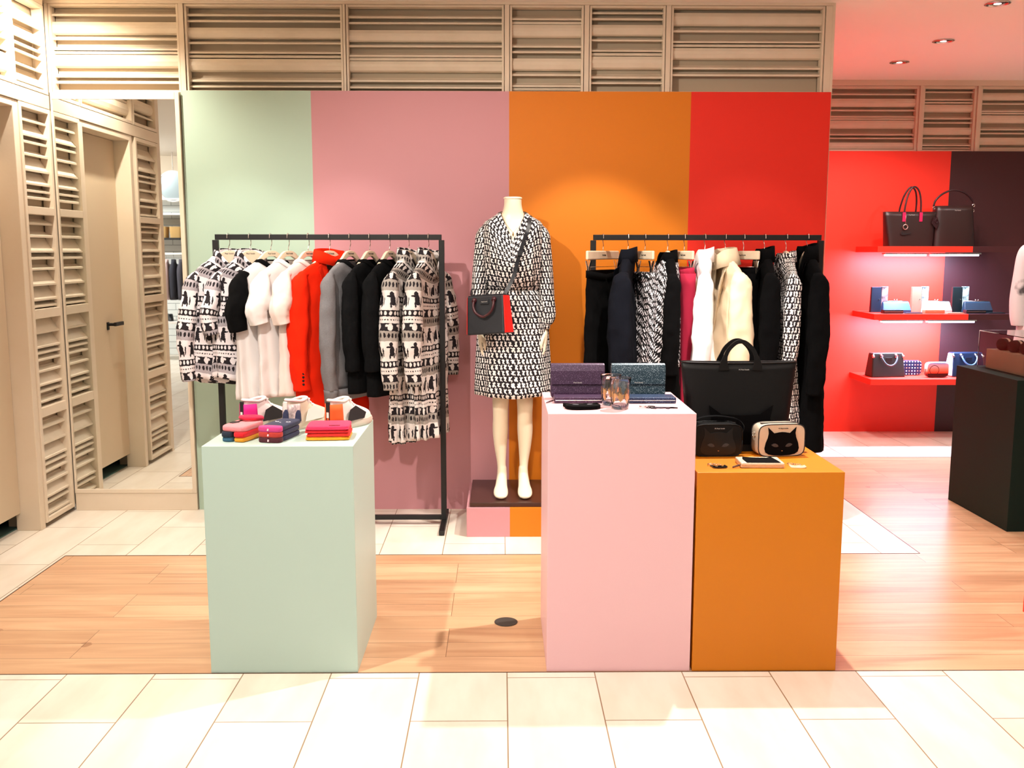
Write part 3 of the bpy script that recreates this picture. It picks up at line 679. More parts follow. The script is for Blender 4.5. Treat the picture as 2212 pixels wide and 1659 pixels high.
H2 = [.527, .656, .744, .861, .947, 1.053, 1.158, 1.254, 1.362, 1.474, 1.584]
def bottoms(name, label, cat, x, th, m, zt, zb, w, d, seed, flare=1.0, fold=.12, legs=False):
    t = thing(name, label, cat, (x, YR, HZ), th, GB)
    if legs:
        for s in (-1, 1):
            rs = [ring(NR, (w * .52) * (1 if q > .3 else 1) * (1 - .12 * q), d, d, zt + (zb - zt) * q, zt + (zb - zt) * q, zt + (zb - zt) * q, .8, fold * q, 5, seed + s, cx=s * w * .5) for q in [i / 16 for i in range(17)]]
            bm = N(); loft(bm, rs, (False, False)); mesh('trouser_leg', bm, m, t, smooth=True, mods=SOL)
        bm = N(); loft(bm, [ring(NR, w, d * .8, d * .8, z, z - .012, z) for z in (zt + .03, zt + .012, zt - .04)], (False, False)); mesh('waistband', bm, m, t, smooth=True, mods=SOL)
    else:
        rs = [ring(NR, w * (1 + (flare - 1) * q), d * (.7 + .8 * q), d * (.7 + .8 * q), zt + (zb - zt) * q, zt + (zb - zt) * q - .02 * (1 - q), zt + (zb - zt) * q, .8, fold * (.15 + q), 8, seed) for q in [i / 20 for i in range(21)]]
        bm = N(); loft(bm, rs, (False, False)); mesh('garment_body', bm, m, t, smooth=True, mods=SOLW)
        bm = N(); loft(bm, [ring(NR, w * 1.005, d * .76, d * .76, z, z - .02, z) for z in (zt + .002, zt - .035)], (False, False)); mesh('waistband', bm, m, t, smooth=True, mods=SOL)
    return t
clip_hanger(H2[0], 1.05, 'wooden clip hanger with the black skirt, widest seen at the rack end', .2)
bottoms('skirt', 'black straight skirt clipped at the rack end beside the mannequin', 'skirt', H2[0], 1.05, blackw, -.10, -.86, .19, .035, 2, 1.05, .05)
hl2 = {1: (-1.82, 'in the navy coat'), 3: (-1.55, 'in the feather print blouse with black knit'), 5: (-1.72, 'in the white shirt'), 6: (-1.33, 'in the cream coat'), 8: (-1.6, 'in the black coat beside the cream one'), 9: (-1.6, 'in the cat print dress'), 10: (-1.5, 'in the black coat at the post end')}
for i, (th, s) in hl2.items(): hanger(H2[i], th, 'pale wooden hanger ' + s, rl='wooden hangers on the orange side rack')
g = garment('wool_coat', 'long dark navy wool coat next to the black skirt', 'coat', H2[1], -1.82, navyw, hem=-.95, hw=0.208, sleeve=(-.75, 0.065), dfl=1.45, sthin=.95, seed=21, slout=0.033, vneck=.12, group=GB, fold=.03, depth=.048, collar=(navyw, .05), slp=-.02)
lapels(g, navyw, -.02, -.34, .075, -.050)
clip_hanger(H2[2], -1.2, 'short wooden clip hanger with the feather print skirt', .09)
g = bottoms('wrap_skirt', 'black and white feather print skirt with tied waist', 'skirt', H2[2], -1.2, feather, -.11, -.92, .095, .04, 4, 1.5, .12)
bm = N()
for s in (-1, 1):
    tube(bm, spline([(0, -.04, -.13), (s * .03, -.05, -.115), (s * .05, -.05, -.13), (s * .03, -.055, -.15), (0, -.045, -.135)], 4), .008, 8, flat=.5); tube(bm, spline([(0, -.045, -.135), (s * .02, -.055, -.19), (s * .03, -.05, -.25)], 4), .007, 8, flat=.4)
mesh('waist_tie', bm, blackw, g, smooth=True)
g = garment('feather_blouse', 'black and white feather print blouse inside a black cardigan', 'blouse', H2[3], -1.55, blackw, hem=-.85, hw=.2, sleeve=(-.62, 0.047), dfl=1.45, sthin=.95, seed=23, slm=blackw, slout=0.024, vneck=.04, group=GB, fold=.05, collar=(blackw, .035))
bm = N(); loft(bm, body_rings([(.08, .062, .05, -.045, -.09, -.05, 1), (.13, .075, .055, -.12, -.15, -.12, 1), (.15, .085, .06, -.3, -.3, -.3, 1), (.15, .095, .06, -.6, -.64, -.6, 1)], .2, 5), (False, False)); mesh('blouse_front', bm, feather, g, smooth=True, mods=SOL)
clip_hanger(H2[4], -1.2, 'short wooden clip hanger with the raspberry trousers', .09)
bottoms('trousers', 'raspberry red folded trousers on a clip hanger', 'trousers', H2[4], -1.2, crim, -.115, -.95, .085, .035, 6, 1, .10, True)
g = garment('shirt', 'white shirt with ruffled front and pointed hem', 'shirt', H2[5], -1.72, wshirt, hem=-.66, hw=.2, sleeve=(-.66, 0.053), dfl=1.45, sthin=.95, seed=25, slout=0.030, vneck=.02, group=GB, fold=.1, collar=(wshirt, .05), hemcurve=.06)
bm = N(); rs = []
for i in range(30):
    z = -.1 - i * .017; rs.append([(-.012 + .01 * sin(i * 1.4), -.06 - .012 * (i % 2), z), (.0, -.09 - .016 * sin(i * 1.9), z), (.012 + .01 * cos(i * 1.7), -.062, z), (0, -.055, z)])
loft(bm, rs, (True, True)); mesh('ruffle', bm, wshirt, g, smooth=True)
g = garment('wool_coat', 'cream wool coat with turned-up collar', 'coat', H2[6], -1.33, cream, hem=-.86, hw=0.208, sleeve=(-.76, 0.071), dfl=1.45, sthin=.95, seed=26, slout=0.030, vneck=.16, group=GB, fold=.03, depth=.0482, slp=-.015)
lapels(g, cream, -.03, -.42, .07, -.050)
bm = N(); loft(bm, [ring(NR, .07, .05, .05, -.05, -.09, -.04), ring(NR, .06, .044, .044, .012, -.02, .02), ring(NR, .068, .05, .052, .01, -.022, .018), ring(NR, .1, .066, .07, -.075, -.1, -.065)], (False, False)); mesh('collar', bm, cream, g, smooth=True, mods=SOL)
clip_hanger(H2[7], -1.0, 'short wooden clip hanger with the black trousers', .11)
bottoms('trousers', 'black trousers on a clip hanger next to the cream coat', 'trousers', H2[7], -1.0, blackw, -.115, -.95, .095, .035, 8, 1, .06, True)
g = garment('wool_coat', 'black wool coat with high rolled collar, between trousers and cat print dress', 'coat', H2[8], -1.6, blackw, hem=-.95, hw=0.203, sleeve=(-.7, 0.057), dfl=1.45, sthin=.95, seed=28, slout=0.027, vneck=.06, group=GB, fold=.04, depth=.048, collar=(blackw, .055)); lapels(g, blackw, -.02, -.32, .07, -.050)
g = garment('cat_print_dress', 'black and white cat print dress hanging edge-on near the rack end', 'dress', H2[9], -1.6, cats, hem=-.9, hw=.19, sleeve=(-.6, 0.047), dfl=1.45, sthin=.95, seed=29, slout=0.030, group=GB, fold=.12, collar=(cats, .03), vneck=.03)
g = garment('wool_coat', 'black wool coat hanging at the post before the red wall', 'coat', H2[10], -1.5, blackw, hem=-1.02, hw=0.213, sleeve=(-.72, 0.060), dfl=1.45, sthin=.95, seed=30, slout=0.036, vneck=.12, group=GB, fold=.04, depth=.0482, collar=(blackw, .07)); lapels(g, blackw, -.0, -.36, .07, -.050)
# ================================================================== MANNEQUIN
skin = mat('cream_mannequin_lacquer', 'e9dcc2', .35, bump=.02)
def el(cx, cy, z, rx, ry, n=28, tx=0, ty=0):
    return [(cx + rx * cos(2 * pi * j / n), cy + ry * sin(2 * pi * j / n), z + tx * cos(2 * pi * j / n) + ty * sin(2 * pi * j / n)) for j in range(n)]
def limb(bm, st, n=24, k=5):
    """st: (x, y, z, r_side, r_depth)"""
    q = smooth_chain(st, k); P = [Vector(p[:3]) for p in q]; rs = []
    for i, p in enumerate(P):
        t = (P[min(i + 1, len(P) - 1)] - P[max(i - 1, 0)]).normalized()
        a = Vector((1, 0, 0)); a = (a - t * a.dot(t)).normalized(); b = t.cross(a)
        rs.append([p + a * q[i][3] * cos(2 * pi * j / n) + b * q[i][4] * sin(2 * pi * j / n) for j in range(n)])
    loft(bm, rs)
def hand(bm, w, s, lift=0):
    """hand hanging from wrist w; s = +1: thumb toward -x side ... palm faces the thigh"""
    x, y, z = w
    limb(bm, [(x, y, z + .03, .018, .021), (x, y, z, .017, .021), (x, y - .004, z - .03, .017, .033), (x - s * .001, y - .008, z - .07, .015, .038), (x - s * .003, y - .01, z - .095, .012, .036)], 20)
    for k, (dy, ln, cu) in enumerate(((-.034, .062, .010), (-.013, .072, .014), (.008, .068, .017), (.027, .054, .020))):
        a = (x - s * .002, y - .012 + dy * .85, z - .08); L = ln
        limb(bm, [(*a, .009, .009), (a[0] - s * cu * .2, a[1] + dy * .08, a[2] - L * .42, .0085, .0082), (a[0] - s * cu, a[1] + dy * .12, a[2] - L * .74, .0075, .0072), (a[0] - s * cu * 1.9, a[1] + dy * .1, a[2] - L, .0052, .005)], 12, 4)
    limb(bm, [(x - s * .002, y - .024, z - .022, .012, .012), (x - s * .014, y - .052, z - .052, .0105, .0105), (x - s * .02, y - .06, z - .082, .0085, .0085), (x - s * .022, y - .058, z - .105, .0055, .0055)], 12, 4)
def foot(bm, x, y, z0, s):
    """arched foot on its toes, heel raised a little"""
    limb(bm, [(x, y + .005, z0 + .13, .024, .028), (x, y, z0 + .085, .027, .034), (x + s * .002, y - .025, z0 + .062, .029, .036), (x + s * .004, y - .07, z0 + .042, .032, .026), (x + s * .006, y - .115, z0 + .028, .038, .020), (x + s * .006, y - .155, z0 + .019, .037, .0165), (x + s * .004, y - .185, z0 + .014, .028, .012), (x + s * .003, y - .198, z0 + .013, .014, .007)], 24)
    limb(bm, [(x, y + .02, z0 + .1, .02, .02), (x, y + .026, z0 + .05, .023, .024), (x, y + .022, z0 + .024, .022, .02), (x, y + .02, z0 + .008, .014, .012)], 20)
def mannequin_bm(cx, cy, z0, legs=True, armx=.165, bend=0):
    bm = N(); Z = z0 - .175
    # torso, from crotch to the cut neck
    T = smooth_chain([(.93, .10, .075, .012), (.98, .158, .098, .01), (1.06, .172, .108, .008), (1.14, .15, .098, 0), (1.22, .118, .085, -.004), (1.27, .112, .082, -.004), (1.34, .128, .095, -.008), (1.42, .138, .104, -.012), (1.48, .142, .094, -.008),
                      (1.54, .145, .08, .002), (1.575, .125, .062, .008), (1.605, .088, .052, .012), (1.632, .062, .048, .012), (1.655, .052, .047, .01), (1.685, .0455, .0455, .006), (1.716, .045, .045, .004)], 4)
    loft(bm, [el(cx, cy + q[3], q[0] + Z, q[1], q[2], 40) for q in T])
    for s in (-1, 1):
        bx_ = cx + s * .062; limb(bm, [(bx_, cy - .06, 1.46 + Z, .03, .03), (bx_, cy - .075, 1.435 + Z, .046, .046), (bx_, cy - .092, 1.41 + Z, .036, .036), (bx_, cy - .10, 1.405 + Z, .012, .012)], 20)
        sx = cx + s * .135; ax = cx + s * armx
        limb(bm, [(sx - s * .05, cy + .004, 1.575 + Z, .03, .032), (sx - s * .008, cy + .004, 1.558 + Z, .035, .038), (sx + s * .012, cy + .004, 1.52 + Z, .038, .044), (cx + s * .160, cy + .005, 1.44 + Z, .038, .042), (ax + s * .006, cy + .008, 1.31 + Z, .033, .037), (ax + s * .008, cy + 0, 1.24 + Z, .033, .036), (ax + s * .004, cy - .015, 1.15 + Z, .029, .031), (ax, cy - .03, 1.05 + Z, .018, .022)])
        hand(bm, (ax, cy - .032, 1.045 + Z), s)
        if legs:
            lx = cx + s * .065
            limb(bm, [(cx + s * .085, cy + .01, 1.02 + Z, .085, .09), (cx + s * .082, cy + .006, .92 + Z, .078, .086), (cx + s * .076, cy, .8 + Z, .062, .07), (lx, cy - .008, .7 + Z, .046, .052), (lx, cy - .012, .64 + Z, .042, .046), (lx, cy - .002, .58 + Z, .040, .045), (lx + s * .001, cy + .014, .5 + Z, .041, .05), (lx, cy + .016, .42 + Z, .034, .042), (cx + s * .06, cy + .008, .33 + Z, .024, .028), (cx + s * .058, cy, .27 + Z, .023, .026), (cx + s * .057, cy - .002, .24 + Z, .024, .03)])
            foot(bm, cx + s * .057, cy - .0, z0, s)
    return bm
MX, MY, MZ = .062, 5.01, .177
man = thing('mannequin', 'headless cream mannequin in a cat print dress standing on the low platform', 'mannequin', (MX, MY, MZ))
bm = mannequin_bm(0, 0, 0)
body = mesh('body', bm, skin, man, smooth=True, mods=[('REMESH', dict(mode='VOXEL', voxel_size=.0035, use_smooth_shade=True)), ('SMOOTH', dict(factor=.6, iterations=4))])
bm = N(); lathe(bm, [(.043, 1.5385), (.0475, 1.5395), (.0478, 1.544), (.0455, 1.5475), (.04, 1.549)], 48, 0, .004); mesh('neck_cap', bm, skin, man, smooth='auto')
# dress ---------------------------------------------------------------
dr = thing('wrap_dress', 'black and white cat print v-neck dress worn by the headless mannequin', 'dress', (MX, MY, 0))
def dring(hw, hf, hb, zs, zf, zb, fold=0, k=15, ph=0, V=.8, cy=0, N_=96, p=.92):
    o = []
    for j in range(N_):
        a = 2 * pi * j / N_ - pi / 2; c, s = cos(a), sin(a); d = hf if s < 0 else hb
        f = 1 + fold * sin(k * a + ph) + fold * .5 * sin((k + 6) * a - ph * 1.7)
        x = hw * math.copysign(abs(c) ** p, c) * f; y = cy + d * math.copysign(abs(s) ** p, s) * f
        if s < 0: g = max(0, 1 - abs(c) / V); z = zs + (zf - zs) * g
        else: z = zs + (zb - zs) * s
        o.append((x, y, z))
    return o
def dprof(rows, dens=.02):
    out = []
    for a, b in zip(rows, rows[1:]):
        st = max(1, int(abs(a[3] - b[3]) / dens))
        for s in range(st): t = s / st; out.append([a[m] + (b[m] - a[m]) * t for m in range(len(a))])
    out.append(list(rows[-1])); return out
# hw, hf, hb, zs, zf, zb, fold, cy
up_ = [(.078, .100, .062, 1.642, 1.508, 1.66, 0, .008), (.092, .108, .068, 1.632, 1.496, 1.645, 0, .006), (.114, .114, .078, 1.618, 1.488, 1.622, .003, .003), (.142, .122, .084, 1.602, 1.48, 1.60, .004, 0), (.16, .130, .09, 1.575, 1.46, 1.57, .006, -.002), (.158, .140, .1, 1.50, 1.43, 1.5, .012, -.004),
       (.152, .148, .105, 1.43, 1.40, 1.43, .018, -.006), (.150, .144, .106, 1.37, 1.35, 1.37, .026, -.006), (.146, .130, .106, 1.31, 1.295, 1.31, .035, -.004), (.132, .102, .094, 1.268, 1.262, 1.268, .045, -.004), (.122, .092, .088, 1.25, 1.25, 1.25, .05, -.004)]
bm = N(); loft(bm, [dring(q[0], q[1], q[2], q[3], q[4], q[5], q[6], 17, q[3] * 3, cy=q[7]) for q in dprof(up_, .012)], (False, False)); mesh('bodice', bm, cats, dr, smooth=True, mods=[('SOLIDIFY', dict(thickness=.002, offset=-1))])
lo = [(.122, .092, .088, 1.252, 1.252, 1.252, .05, -.004), (.134, .104, .096, 1.235, 1.235, 1.235, .05, -.004), (.165, .12, .112, 1.18, 1.18, 1.18, .035, 0), (.183, .128, .126, 1.08, 1.08, 1.08, .02, .002), (.190, .134, .13, .95, .95, .95, .02, .002), (.196, .142, .135, .82, .82, .82, .028, .002), (.200, .146, .138, .706, .694, .7, .035, .002)]
bm = N(); loft(bm, [dring(q[0], q[1], q[2], q[3], q[4], q[5], q[6], 9 if q[3] < 1.1 else 17, q[3] * 1.5 + 1, cy=q[7]) for q in dprof(lo, .02)], (False, False)); mesh('skirt', bm, cats, dr, smooth=True, mods=[('SOLIDIFY', dict(thickness=.002, offset=-1))])
for s in (-1, 1):
    rs = []
    for q in smooth_chain([(.118, 1.600, .026, .045, .0), (.134, 1.582, .040, .056, .0), (.148, 1.54, .046, .062, .0), (.158, 1.46, .042, .058, .0), (.167, 1.34, .041, .052, .0), (.175, 1.22, .043, .052, -.005), (.180, 1.13, .044, .052, -.016), (.176, 1.085, .036, .042, -.025), (.169, 1.068, .026, .032, -.03)], 6):
        n = 40; rs.append([(s * (q[0] + q[2] * cos(2 * pi * j / n) * (1 + .05 * sin(5 * 2 * pi * j / n + q[1] * 20))), q[4] + q[3] * sin(2 * pi * j / n) * (1 + .05 * sin(4 * 2 * pi * j / n - q[1] * 25)), q[1] - q[2] * cos(2 * pi * j / n) * .5 * max(0, (q[1] - 1.45) / .15)) for j in range(n)])
    bm = N(); loft(bm, rs, (True, False)); sl = mesh('sleeve', bm, cats, dr, smooth=True, mods=[('SOLIDIFY', dict(thickness=.002, offset=-1))])
    bm = N(); loft(bm, [el(s * .168, -.030, z, r, r * 1.2, 32) for z, r in ((1.072, .027), (1.066, .027), (1.05, .0265), (1.05, .025))], (False, False)); mesh('cuff', bm, cats, sl, smooth=True)
nk = thing('necklace', 'fine gold necklace with small figure pendant on the cream chest', 'necklace', (MX, MY, 0))
bm = N()
for s in (-1, 1): tube(bm, spline([(s * .06, .01, 1.655), (s * .055, -.035, 1.625), (s * .035, -.078, 1.585), (s * .012, -.102, 1.555), (0, -.108, 1.543)], 6), .0008, 5)
mesh('chain', bm, gold, nk, smooth=True)
bm = N(); prism(bm, [(-.003, 1.524), (.003, 1.524), (.0035, 1.532), (.006, 1.538), (.003, 1.537), (.002, 1.545), (-.002, 1.545), (-.003, 1.536), (-.006, 1.533), (-.003, 1.531)], -.113, -.111); mesh('pendant', bm, gold, nk)

# ================================================================== BAGS
navyl = mat('navy_black_leather', '1a1c22', .42, bump=.15, bscale=300); redl = mat('red_leather', 'd8160f', .4, bump=.1, bscale=300); marl = mat('maroon_leather', '3a1018', .35)
logo = mat('silver_print', 'd9d6d2', .3, .6); goldp = mat('gold_print', 'd2a877', .3, .8)
def wedge(bm, w0, w1, d0, d1, h, z0=0, n=1, mi=0):
    """tapered box centred on x and y: bottom w0 x d0, top w1 x d1"""
    loft(bm, [[(-w / 2, -d / 2, z), (w / 2, -d / 2, z), (w / 2, d / 2, z), (-w / 2, d / 2, z)] for w, d, z in ((w0, d0, z0), (w1, d1, z0 + h))], mi=mi)
b = thing('crossbody_bag', 'navy leather crossbody bag with red sides and maroon handles, hanging on the mannequin', 'handbag', (-.054, 4.815, 1.035), radians(24), ry=radians(4))
b.rotation_euler = (radians(-3), radians(-5), radians(-27))
bm = N(); wedge(bm, .212, .205, .105, .07, .195); mesh('bag_body', bm, navyl, b, bevel=.008, seg=3)
for s in (-1, 1):
    bm = N(); vs = box(bm, s * .103, s * .107, -.045, .045, .004, .19)
    for v in vs[4:]: v.co.y *= .72; v.co.x -= s * .003
    for v in vs: v.co.x += s * .004 * (1 if abs(v.co.x) > .106 else 0)
    mesh('side_panel', bm, redl, b, bevel=.003)
    bm = N(); tube(bm, spline([(s * .052, -.048, .172), (s * .055, -.056, .15), (s * .048, -.06, .118)], 4) if False else [(s * .056, -.040, .178), (s * .056, -.052, .165)], .011, 12); mesh('handle_tab', bm, marl, b, smooth=True)
bm = N(); tube(bm, spline([(-.056, -.05, .168), (-.056, -.059, .14), (-.04, -.064, .108), (0, -.066, .088), (.04, -.064, .108), (.056, -.059, .14), (.056, -.05, .168)], 6), .0065, 12); mesh('handle', bm, marl, b, smooth=True)
bx('logo_patch', -.024, .024, -.0445, -.040, .15, .175, navyl, b, bevel=.001); text('Paul Smith', .008, logo, b, TM(0, -.0447, .163, rx=86), 'logo_text')
bx('top_zip_panel', -.098, .098, -.03, .03, .1945, .198, navyl, b, bevel=.001)
bm = N()
R_ = b.rotation_euler.to_matrix(); L_ = lambda p: R_.transposed() @ (Vector(p) - Vector(b.location))
st = spline([R_ @ Vector((.09, -.0, .19)) + b.location, (.062, 4.842, 1.32), (.09, 4.848, 1.42), (.115, 4.862, 1.50), (.142, 4.895, 1.575), (.148, 4.95, 1.622), (.15, 5.0, 1.63), (.15, 5.06, 1.615), (.12, 5.12, 1.50), (0, 5.135, 1.35), (-.12, 5.08, 1.27), (-.155, 4.98, 1.24), (-.15, 4.9, 1.23), R_ @ Vector((-.1, .01, .185)) + b.location], 6)
rs = []
for i, p in enumerate(st):
    p = Vector(p); t = (st[min(i + 1, len(st) - 1)] - st[max(i - 1, 0)]).normalized(); out = (p - Vector((MX, MY + .0, p.z + .0))); out.z = .02 if p.z < 1.55 else .4; out.normalize()
    sd = t.cross(out).normalized(); out = sd.cross(t).normalized()
    rs.append([L_(p + sd * a * .0095 + out * c * .0016) for a, c in ((-1, -1), (1, -1), (1, 1), (-1, 1))])
loft(bm, rs); mesh('shoulder_strap', bm, navyl, b, smooth='auto')
bm = N(); q = Vector((.097, 4.838, 1.44)); 
for k in range(3): pass
loft(bm, [[L_(q + Vector((x, y, z))) for x, y, z in ((-.013 + dx, -.006, dz), (.013 + dx, -.006, dz), (.013 + dx, .004, dz), (-.013 + dx, .004, dz))] for dx, dz in ((-.004, -.012), (.004, .012))]); mesh('buckle', bm, mat('gunmetal', '55565a', .3, 1), b)
# ================================================================== THINGS ON THE PLINTHS
def slab(bm, w, d, z0, z1, p=.35, n=40, cx=0, cy=0, soft=.3, mi=0):
    """soft-edged flat block, like folded knitwear"""
    t = z1 - z0; f = [(.0, .93), (.12, .985), (.35, 1.0), (.65, 1.0), (.88, .985), (1., .93)]
    loft(bm, [sup(w / 2 * k, d / 2 * k, n, p, cx, cy, z0 + t * q) for q, k in f], mi=mi)
def knit(name, col, mix=None): return mat(name, col, .9, bump=.7, bscale=350, mix=mix, mscale=120, sheen=.1)
G1 = 'folded socks in the first pile'; G2 = 'folded cat face socks pile'
def sock(label, x, y, z, a, w, d, h_, m1, m2, group, split=.5):
    """folded pair: body in one colour, the toe end beside it in another"""
    t = thing('folded_socks', label, 'socks', (x, y, z), a, group); bm = N(); slab(bm, w * split, d, 0, h_, cx=-w / 2 + w * split / 2); mesh('sock_leg', bm, m1, t, smooth=True)
    bm = N(); slab(bm, w * (1 - split) - .001, d * .98, 0.0005, h_, cx=w * split / 2 + .0005); mesh('sock_toe', bm, m2, t, smooth=True); return t
ZM = .8012
sock('denim blue and mustard folded socks, lowest of the first pile on the mint plinth', -.898, 3.30, ZM, -.28, .088, .155, .016, knit('denim_blue_knit', '33607c'), knit('mustard_knit', 'e2951c'), G1)
sock('navy and bright red folded socks, middle of the first pile on the mint plinth', -.90, 3.298, ZM + .0162, -.26, .09, .155, .019, knit('navy_knit', '1a2233'), knit('red_knit', 'e01522'), G1)
s = thing('folded_socks', 'salmon folded socks with crimson cuff and black cat motif, topping the first pile', 'socks', (-.9, 3.30, ZM + .0356), -.25, G1)
bm = N(); slab(bm, .092, .15, 0, .02); mesh('sock_leg', bm, knit('salmon_knit', 'f08a90'), s, smooth=True)
bm = N(); tube(bm, [(-.036, .055, .028), (-.02, .03, .031), (.0, .024, .0315), (.02, .03, .031), (.04, .058, .028), (.025, .078, .026), (0, .084, .026), (-.026, .076, .026), (-.036, .056, .028)], .011, 12, flat=.75); mesh('cuff', bm, knit('crimson_knit', 'd22448'), s, smooth=True)
bm = N(); prism(bm, [(-.046, -.01), (-.03, -.012), (-.026, -.036), (-.021, -.036), (-.019, -.012), (-.012, .004), (-.024, .026), (-.04, .022)], -.0006, .0006, TM(0, 0, .0208, rx=-90) @ Matrix.Scale(-1, 4, (0, 0, 1))); mesh('cat_motif', bm, blackt, s)
nv = knit('ink_navy_knit', '232742', '2a2f4d')
def catsock(label, z, toe, top):
    t = thing('folded_socks', label, 'socks', (-.772, 3.305, z), -.22, G2)
    bm = N(); slab(bm, .082, .165 if top else .15, 0, .017, cy=.01); mesh('sock_leg', bm, nv, t, smooth=True)
    bm = N(); slab(bm, .085, .04, -.0, .0182, cy=-.075, p=.7); mesh('sock_toe', bm, toe, t, smooth=True)
    bm = N(); tube(bm, [(0, -.095, .012), (0, -.097, .005)], .003, 8); mesh('stitch', bm, mat('pale_thread', 'f0c8d0', .8), t)
    if top:
        for sx in (-.024, .024):
            bm = N(); loft(bm, [[(sx - .012, .088, .006), (sx + .012, .088, .006), (sx + .012, .1, .006), (sx - .012, .1, .006)], [(sx - .010, .094, .034), (sx + .010, .094, .034), (sx + .010, .102, .034), (sx - .010, .102, .034)], [(sx - .005, .098, .046), (sx + .005, .098, .046), (sx + .005, .103, .046), (sx - .005, .103, .046)]]); mesh('cat_ear', bm, nv, t, bevel=.003)
        for sx, r_ in ((-.02, .25), (.022, -.35)):
            bm = N(); lathe(bm, [(.0085, 0), (.008, .0012)], 20); o = mesh('cat_eye', bm, wshirt, t); o.location = (sx, .018, .0168); o.rotation_euler = (0, 0, -r_); o.scale = (1, .45, 1)
            bm = N(); lathe(bm, [(.0022, .0012), (.002, .0018)], 12); mesh('pupil', bm, blackt, o)
        bm = N(); lathe(bm, [(.0035, 0), (.003, .0012)], 12); o = mesh('cat_nose', bm, wshirt, t); o.location = (-.002, .004, .0168); o.scale = (1, .6, 1)
catsock('navy folded socks with dark maroon toe, lowest of the cat face pile', ZM, knit('maroon_knit', '4a1420'), False)
catsock('navy folded socks with rust red toe, middle of the cat face pile', ZM + .0185, knit('rust_knit', 'b5332a'), False)
catsock('navy folded cat face socks with magenta toe, ears standing up, on top of the pile', ZM + .037, knit('magenta_knit', 'c93a7e'), True)
for k, (c, nm, s_, dx, hh) in enumerate([('f2a01e', 'yellow', 'lowest of the pile', 0, .013), ('e0261c', 'vermilion', 'second from the bottom of the pile', .003, .012), ('c8141c', 'deep red', 'just under the raspberry one', -.002, .010), ('ee2b57', 'raspberry pink', 'on top of the pile', 0, .014)]):
    zz = ZM + [0, .0132, .0254, .0356][k]
    t = thing('folded_scarf', nm + ' folded knitted scarf, ' + s_ + ' at the plinth corner', 'scarf', (-.603 + dx, 3.315, zz), .06, 'folded scarves on the mint plinth'); bm = N(); slab(bm, .152 - .004 * (k % 2), .125, 0, hh, p=.25); mesh('folded_cloth', bm, knit(nm.replace(' ', '_') + '_rib', c), t, smooth=True)
    bm = N(); slab(bm, .15, .02, hh * .15, hh * .5, cy=-.054, p=.4); mesh('fold_edge', bm, knit(nm.replace(' ', '_') + '_rib', c), t, smooth=True)
    if k == 3: bx('woven_label', .005, .042, -.05, -.042, hh - .0005, hh + .0015, mat('burgundy_label', '5a0f22', .8), t)

